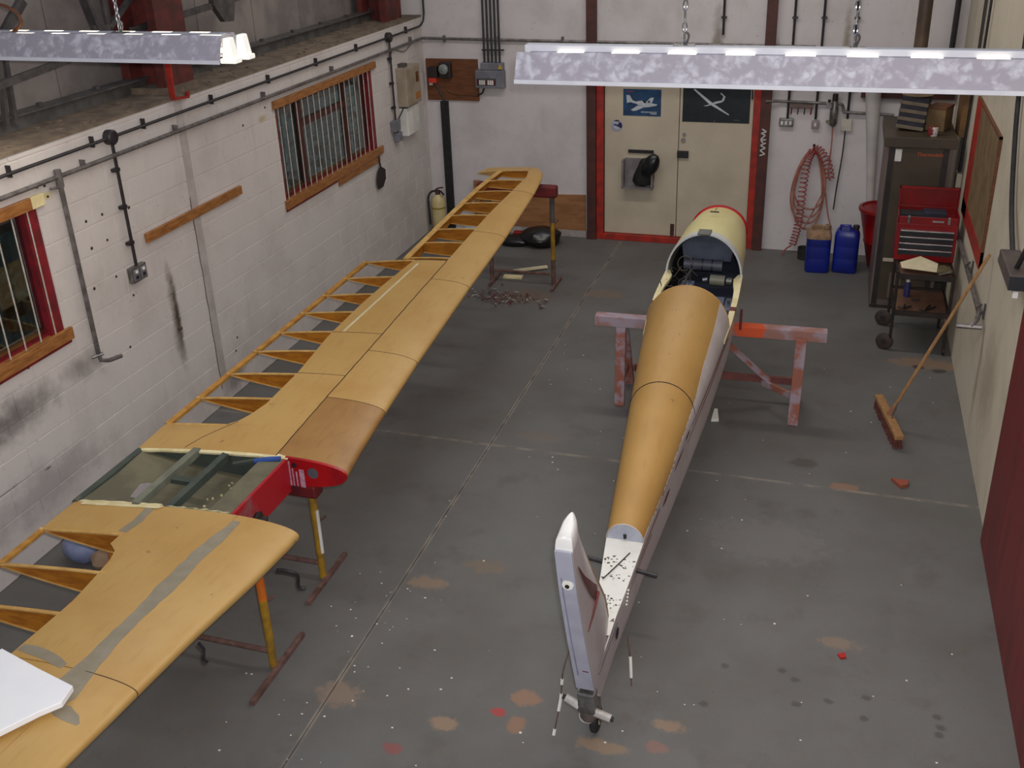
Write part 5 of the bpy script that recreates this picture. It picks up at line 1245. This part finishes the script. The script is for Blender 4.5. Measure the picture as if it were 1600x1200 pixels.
box('canopy_latch', mat('grey_latch', (108, 106, 100)), c0.x - .06, c0.x + .045, 7.55, 7.67, c0.z - .005, c0.z + .012, fus, .004)
B().tube(arcpts([c0 + V(-.035, .62, -.002), c0 + V(-.02, .60, .004), c0 + V(.0, .595, .005), c0 + V(.02, .60, .004), c0 + V(.035, .62, -.002)]), .006, 6).build('deck_handle', M_DARK, fus, True)
B().tube([c0 + V(0, .64, .002), c0 + V(0, .80, -.02)], .003, 5).build('yaw_string', M_DARK, fus, True)
# coaming rails: cream with dark red joints
for s in (1, -1):
    for y0, y1, m in ((6.62, 7.02, M_CREAM), (7.02, 7.08, M_STRIPE), (7.08, 7.62, M_CREAM)):
        rings = []
        for y in frange(y0, y1, 7):
            cx, w, zr, zt, zb = sec(y); x = cx + s*w
            wd = lerp([(6.6, .034), (7.2, .038), (7.40, .044), (7.50, .075), (7.60, .03)], y)
            rings.append([V(x + s*.006, y, zr - .012), V(x + s*.006, y, zr + .014), V(x - s*wd, y, zr + .014), V(x - s*wd, y, zr - .012)])
        B().loft(rings).build('coaming_rail', m, fus)
B().tube([crown(6.79, t_, -.002) for t_ in frange(0, LF, 30)], .007, 6).build('cockpit_frame', M_PLYF, fus, True)
# interior: lining, floor, seat, panel, bottles, stick, levers
for s in (1, -1):
    fgrid('lining', M_COCKD, lambda y, u: side(y, u*.68, s, -.02), frange(6.4, 8.7, 14), frange(0, 1, 6), solid=.004)
    fgrid('lining', M_COCKD, lambda y, u: crown(y, (LF/2)*u if s > 0 else LF - (LF/2)*u, -.03), frange(7.66, 8.75, 8), frange(0, 1, 9), solid=.004)
B().grid(lambda y, u: (lambda q: V(q[0] + q[1]*.86*(2*u - 1), y, q[4] + .07))(sec(y)), frange(6.4, 8.7, 9), (0, 1)).build('cockpit_floor', M_COCK, fus, solid=.01)
sp_ = B()
sp_.prism([(-1.0, 7.42, 1.02), (-.64, 7.42, 1.02), (-.64, 7.10, .92), (-1.0, 7.10, .92)], (0, 0, .02)); sp_.build('seat_pan', M_COCK, fus, bevel=.006)
box('seat_edge', M_STRIPE, -.80, -.62, 7.04, 7.10, .93, .97, fus, .006)
B().prism([(-.79, 7.03, .95), (-.60, 7.03, .95), (-.60, 6.55, .88), (-.79, 6.55, .88)], (0, 0, .012)).build('plywood_floor', mat('tan_cockpit_ply', (150, 128, 100), (132, 112, 88), 5, .6), fus)
B().beam((-.69, 7.03, .964), (-.69, 6.6, .90), .008, .004).build('floor_slot', M_DARK, fus)
q = sec(7.8)
B().prism([V(q[0] - .20, 7.80, 1.20), V(q[0] + .20, 7.80, 1.20), V(q[0] + .22, 7.80, 1.34), V(q[0] + .13, 7.80, 1.44), V(q[0] - .13, 7.80, 1.44), V(q[0] - .22, 7.80, 1.34)], (0, .03, 0)).build('instrument_panel', M_COCK, fus, bevel=.01)
B().tube([(-1.02, 7.70, 1.20), (-.70, 7.70, 1.20)], .05, 14).build('torque_tube', mat('grey_blue_roll', (78, 80, 92), (66, 68, 80), 5, .5), fus, True)
for x in (-.955, -.87, -.79): B().tube([(x, 7.70, 1.20), (x + .012, 7.70, 1.20)], .053, 14).build('clamp_band', M_BLACK, fus, True)
B().tube([(-.78, 7.55, 1.13), (-.66, 7.545, 1.13)], .045, 14).build('cylinder', mat('grey_green_bottle', (130, 128, 112), (116, 114, 100), 6, .4), fus, True)
B().tube([(-.645, 7.545, 1.13), (-.60, 7.54, 1.13)], .035, 12).build('cylinder_cap', M_METAL, fus, True)
B().tube([(-.84, 7.55, 1.12), (-.80, 7.55, 1.13)], .022, 10).build('valve', M_CHROME, fus, True)
box('side_box', mat('blue_grey_box', (84, 90, 108), (72, 78, 94), 5, .5), -.625, -.545, 7.12, 7.36, .92, 1.06, fus, .012)
B().tube([(-.59, 7.2, 1.06), (-.59, 7.2, 1.11)], .012, 8).build('knob', M_CHROME, fus, True)
B().prism([(-1.0, 7.50, 1.10), (-.90, 7.50, 1.10), (-.92, 7.06, 1.04), (-1.03, 7.06, 1.04)], (0, 0, .03)).build('tray', mat('pale_blue_tray', (104, 116, 150), (88, 98, 130), 5, .5), fus, bevel=.006)
B().tube(arcpts([(-.95, 7.10, 1.06), (-.96, 7.22, 1.14), (-.95, 7.34, 1.20), (-.92, 7.42, 1.26)]), .012, 7).build('control_stick', M_BLACK, fus, True)
B().tube([(-.955, 7.24, 1.15), (-.952, 7.265, 1.165)], .018, 8).build('stick_collar', M_CHROME, fus, True)
B().tube([V(-1.0 + .06*math.cos(t_), 7.60 + .04*math.sin(t_), 1.24 + .05*math.sin(t_)) for t_ in frange(0, 5.2, 18)], .0035, 5).build('wire_loop', mat('yellow_wire', (104, 94, 74)), fus, True)
b = B(); q_ = random.Random(21)
for i in range(18):
    p0 = V(q_.uniform(-1.10, -.92), q_.uniform(7.2, 7.6), q_.uniform(.98, 1.24))
    b.tube(arcpts([p0, p0 + V(q_.uniform(-.06, .06), q_.uniform(-.08, .08), q_.uniform(-.08, .08)), p0 + V(q_.uniform(-.08, .1), q_.uniform(-.15, .15), q_.uniform(-.14, .08))], 3), q_.uniform(.002, .005), 4)
o = b.build('wire_bundle', mat('brown_black_wires', (48, 38, 36), (70, 60, 50), 30, .6), fus, True); o['kind'] = 'stuff'
B().tube([(-1.07, 7.3, 1.07), (-1.045, 7.38, 1.08)], .014, 8).build('lever_knob', M_PAPER, fus, True)
B().tube([(-1.09, 7.05, 1.03), (-1.07, 7.12, 1.03)], .02, 8).build('lever_knob', M_CHROME, fus, True)
# dark red stripes, jagged where the paint is stripped
for y0, y1, ta, tb in ((5.72, 6.85, .05, .10), (5.62, 6.80, .15, .195), (4.32, 4.95, .10, .135), (4.25, 4.78, .20, .225)):
    B().grid(lambda y, u: side(y, lerp([(y0, (ta + tb)/2), (y1, ta)], y) + (tb - ta)*u*lerp([(y0, .2), (y1, 1)], y), 1, .002), frange(y0, y1, 14), (0, .5, 1)).build('stripe', M_STRIPE, fus, solid=.001)
for y0, y1, t0, w_, m in ((5.02, 5.20, .22, .09, M_STRIPE), (5.28, 5.52, .10, .05, M_STRIPE), (5.55, 5.66, .05, .05, M_DARK)):
    B().grid(lambda y, u: side(y, t0 + (u - .5)*w_*math.sin(math.pi*(y - y0)/(y1 - y0)), 1, .002), frange(y0, y1, 9), (0, .5, 1)).build('stripe', m, fus, solid=.001)
b = B()
for i in range(26):
    y = 4.7 + i*.047 + rj.uniform(-.01, .01); s = rj.uniform(.006, .018); p = crown(y, max(.0, ed(y) + .02), .001); p2 = crown(y + s*2.4, ed(y) + .02, .001)
    b.add([p, p2, (p + p2)/2 + V(.002, 0, -s*1.2)], [(0, 1, 2)])
b.build('stripped_edge', mat('greyish_filler_edge', (92, 84, 80), (120, 110, 104), 20, .7), fus, solid=.001)
# tail: former, white tailplane deck, tube, fin and its fittings
B().prism([crown(4.6, t_, -.006) for t_ in frange(0, LF, 20)] , (0, .012, 0)).build('tail_former', mat('bluish_white_former', (188, 192, 204), (168, 172, 186), 7, .5), fus)
B().tube([crown(4.597, t_, 0) for t_ in frange(0, LF, 24)], .004, 5).build('former_edge', M_GWHITE, fus, True)
B().tube([V(-.886, 4.596, .60), V(-.884, 4.592, .575)], .010, 8).build('former_hole', M_BLACK, fus)
dk = B().grid(lambda y, u: (lambda q: V(q[0] + q[1]*.985*(2*u - 1), y, q[2] + .003))(sec(y)), frange(3.86, 4.6, 12), frange(0, 1, 5)).build('tail_deck', M_WDECK, fus, solid=.006)
b = B()
for i in range(85):
    y = rj.choice((4.42, 4.40, 4.44, 4.30, 4.14, 4.08, 3.98)) + rj.uniform(-.025, .025); q = sec(y); x = q[0] + q[1]*rj.uniform(-.9, .9); s = rj.uniform(.002, .007)
    b.box(x - s, x + s, y - s*rj.uniform(.3, .9), y + s*rj.uniform(.3, .9), q[2] + .002, q[2] + .0052)
o = b.build('paint_chips', mat('dark_chip', (74, 66, 58)), dk); o['kind'] = 'stuff'
B().tube([(-.835, 4.50, .545), (-.90, 4.36, .525), (-.945, 4.26, .515)], .004, 5).build('control_cable', M_DARK, fus, True)
B().tube([(-1.115, 4.47, .49), (-.66, 4.44, .455)], .0135, 8).build('carry_tube', M_BLACK, fus, True)
# fin
FX = -.85
FR = [(.46, 3.45), (.92, 3.27), (1.33, 3.13), (1.60, 3.06)]
FF = [(.36, 3.99), (.52, 3.96), (.70, 3.88), (1.415, 3.35), (1.66, 3.17)]
fr = lambda z: lerp(FR, z); ff = lambda z: lerp(FF, z)
def finring(z, zf=None):
    yr, yf = fr(z), ff(z); hw = lerp([(.46, .044), (1.60, .036)], z); n = 14
    R_ = []
    for k in range(n): f = k/(n-1); R_.append(V(FX + hw*(1 - f**(1.8 + 3*max(0, (z - 1.0)/.56))) + .003, yr + (yf - yr)*f, z + .03*f*(z > 1.2)*(z-1.2)/.4))
    for k in range(n - 1, -1, -1): f = k/(n-1); R_.append(V(FX - hw*(1 - f**(1.8 + 3*max(0, (z - 1.0)/.56))) - .003, yr + (yf - yr)*f, z + .03*f*(z > 1.2)*(z-1.2)/.4))
    return R_
fin = B().loft([finring(z) for z in (.46, .52, .6, .7, .85, 1.0, 1.15, 1.3, 1.45, 1.56)]).build('fin', M_GWHITE, fus, True)
tipm = mat('bright_white_tip', (232, 230, 226), (222, 220, 216), 5, .35)
def sc(R_, s, dz):
    c = sum(R_, Vector())/len(R_); return [Vector((c.x + (p.x - c.x)*s, c.y + (p.y - c.y)*(1 - (1 - s)*.6), p.z + dz)) for p in R_]
B().loft([finring(1.56), sc(finring(1.56), .97, .03), sc(finring(1.56), .90, .055), sc(finring(1.56), .72, .075), sc(finring(1.56), .45, .084)]).build('fin_tip', tipm, fin, True)
post = mat('pale_grey_post', (190, 190, 204), (176, 176, 190), 5, .4)
rings = [[V(FX - lerp([(.46, .046), (1.6, .038)], z), fr(z) - .012, z), V(FX + lerp([(.46, .046), (1.6, .038)], z), fr(z) - .012, z), V(FX + lerp([(.46, .046), (1.6, .038)], z), fr(z) + .012, z), V(FX - lerp([(.46, .046), (1.6, .038)], z), fr(z) + .012, z)] for z in frange(.46, 1.57, 9)]
rp_ = B().loft(rings).build('rudder_post', post, fin)
B().tube([V(FX - .022, fr(z) - .014, z) for z in frange(.6, 1.4, 8)], .003, 5).build('post_groove', mat('blue_grey_groove', (150, 150, 176)), rp_, True)
B().lathe([(.028, 0), (.026, .006)], (FX + .005, fr(1.36) - .011, 1.36), 12, (0, -1, 0)).build('hinge_pad', M_SOFT, rp_)
B().lathe([(.012, 0), (.011, .009)], (FX + .003, fr(1.35) - .012, 1.352), 10, (0, -1, 0)).build('hinge_hole', M_BLACK, rp_)
box('maker_label', M_DKRED, FX + .005, FX + .035, fr(.64) - .0145, fr(.64) - .011, .64, .655, rp_)
# red flash on the fin side
def fs_(y, z, e=.004):
    f = (y - fr(z))/(ff(z) - fr(z)); hw = lerp([(.46, .044), (1.60, .036)], z); return V(FX + hw*(1 - min(max(f, 0), 1)**(1.8 + 3*max(0, (z - 1.0)/.56))) + .003 + e, y, z)
pts = [(3.19, 1.24), (3.38, 1.08), (3.62, .905), (3.66, .86), (3.66, .76), (3.62, .83), (3.40, 1.00)]
TL = [(3.14, 1.445), (3.26, 1.305), (3.40, 1.175), (3.52, 1.065), (3.63, .97)]; BL = [(3.14, 1.435), (3.25, 1.275), (3.38, 1.115), (3.50, .985), (3.61, .895)]
B().grid(lambda i, u: fs_(TL[i][0] + (BL[i][0] - TL[i][0])*u, TL[i][1] + (BL[i][1] - TL[i][1])*u, .006), range(5), (0, .33, .66, 1)).build('red_flash', M_STRIPE, fin, solid=.001)
B().tube([fs_(3.62, .93), fs_(3.54, .93), fs_(3.44, .932), fs_(3.32, .935)], [.014, .010, .006, .002], 5).build('red_flash', M_STRIPE, fin)
B().loft([[V(FX - .006, ff(z) + .003, z), V(FX + .006, ff(z) + .003, z), V(FX + .006, ff(z) - .02, z), V(FX - .006, ff(z) - .02, z)] for z in frange(.5, 1.35, 10)]).build('leading_edge', mat('bare_fin_edge', (176, 152, 126), (160, 138, 112), 9, .6), fin)
B().beam(fs_(3.52, .50, .008), V(-.80, 3.98, .46), .004, .012).build('gap_tape', mat('grey_gap_tape', (104, 98, 104)), fus)
# tail end fittings, wheel, cables, hand hole
box('tail_bracket', M_METAL, -.89, -.80, 3.43, 3.50, .30, .43, fus, .01)
B().tube([(-.96, 3.46, .36), (-.885, 3.45, .33)], .022, 8).build('rudder_horn', mat('grey_white_horn', (190, 186, 180), (160, 152, 146), 12, .5), fus, True)
B().tube([(-.81, 3.46, .30), (-.72, 3.45, .285)], .022, 8).build('rudder_horn', MATS['grey_white_horn'], fus, True)
B().tube([(-.975, 3.46, .365), (-.96, 3.46, .36)], .012, 8).build('horn_end', M_BLACK, fus, True); B().tube([(-.722, 3.45, .285), (-.705, 3.45, .283)], .012, 8).build('horn_end', M_BLACK, fus, True)
B().lathe([(.03, -.05), (.045, -.03), (.05, 0), (.04, .04), (.02, .06)], (-.845, 3.50, .26), 14, (0, .3, 1)).build('tail_cone', mat('dirty_tail_metal', (104, 92, 84), (80, 70, 64), 12, .6), fus, True)
for x in (-.872, -.812): B().tube([(x, 3.58, .30), (x, 3.62, .08)], .009, 6).build('wheel_fork', M_METAL, fus, True)
tw = B().lathe([(.02, -.022), (.06, -.022), (.075, -.012), (.075, .012), (.06, .022), (.02, .022)], (-.842, 3.64, .075), 20, (1, 0, 0)).build('tail_wheel', M_RUBBER, fus, True)
B().lathe([(.03, -.024), (.03, .024)], (-.842, 3.64, .075), 12, (1, 0, 0)).build('hub', M_PAPER, tw, True)
pc = side(4.02, .35, 1, .004)
B().lathe([(.0, 0), (.032, .0), (.035, .003)], pc, 16, (1, 0, 0)).build('hand_hole', M_COCKD, fus)
for pts, wh in (([(-.955, 3.72, .62), (-1.01, 3.62, .40), (-1.02, 3.58, .22), (-1.04, 3.50, .04)], ((.45, .55), (.62, .8), (.95, 1.0))), ([(-.74, 4.0, .36), (-.715, 3.94, .24), (-.70, 3.90, .10)], ((.45, .85),))):
    cb = B().tube(arcpts(pts), .004, 5).build('rudder_cable', M_RUST, fus, True)
    P = arcpts(pts)
    for a, c in wh:
        i0, i1 = int(a*(len(P)-1)), max(int(a*(len(P)-1)) + 1, int(c*(len(P)-1)))
        B().tube(P[i0:i1+1], .009, 6).build('turnbuckle', M_SOFT, cb, True)
pz = side(4.24, .03, 1, .006)
b = B()
for k in range(5): b.tube([pz + V(0, -.012*k, -.016*k), pz + V(0, -.012*k - .006, -.016*k - .009)], .006, 5)
b.build('screw_row', M_SOFT, fus)
tag(B().prism([(-0.676, 7.186, 0.000), (-0.614, 7.201, 0.000), (-0.647, 7.390, 0.000), (-0.674, 7.383, 0.000)], (0, 0, .025)).build('white_wedge', M_SOFT, bevel=.003), 'small white wedge on floor showing beneath the fuselage side', 'wedge')
B().tube([(-.50, 7.40, .95), (-.50, 7.38, .78)], .010, 6).build('strut_pin', M_DKRED, fus, True)

# trestle under the fuselage
ts = thing('painted_trestle', (-.75, 7.48, 0), 'paint splashed wooden trestle under the middle of the fuselage', 'trestle')
TZ = .80; X0, X1 = -1.715, .185
B().beam((X0, 7.40, TZ - .045), (X1, 7.465, TZ - .045), .10, .09).build('top_beam', M_LAVR, ts, bevel=.005)
for x in (-1.49, -.01):
    for s in (-1, 1):
        yb = 7.44 + s*.16 if s < 0 else 7.72
        B().beam((x, 7.42 + s*.03, TZ - .06), (x + (.01 if x < -1 else -.01), 7.30 if s < 0 else 7.74, 0.0), .085, .05, (0, 1, 0)).build('leg', M_LAV, ts, bevel=.004)
    B().beam((x + .01, 7.33, .22), (x + .01, 7.70, .22), .03, .07).build('leg_tie', M_LAV, ts)
B().beam((-1.43, 7.66, .20), (-.03, 7.70, .20), .03, .06).build('lower_rail', mat('dull_red_rail', (122, 72, 66), (104, 62, 60), 8, .8), ts)
B().beam((-.72, 7.48, .70), (-.25, 7.62, .22), .03, .06, (0, 1, 0)).build('brace', M_LAV, ts)
B().beam((-.30, 7.62, .20), (-.06, 7.36, .24), .03, .05).build('brace', M_LAV, ts)
B().beam((-.74, 7.48, .70), (-1.25, 7.62, .22), .03, .06, (0, 1, 0)).build('brace', M_LAV, ts)
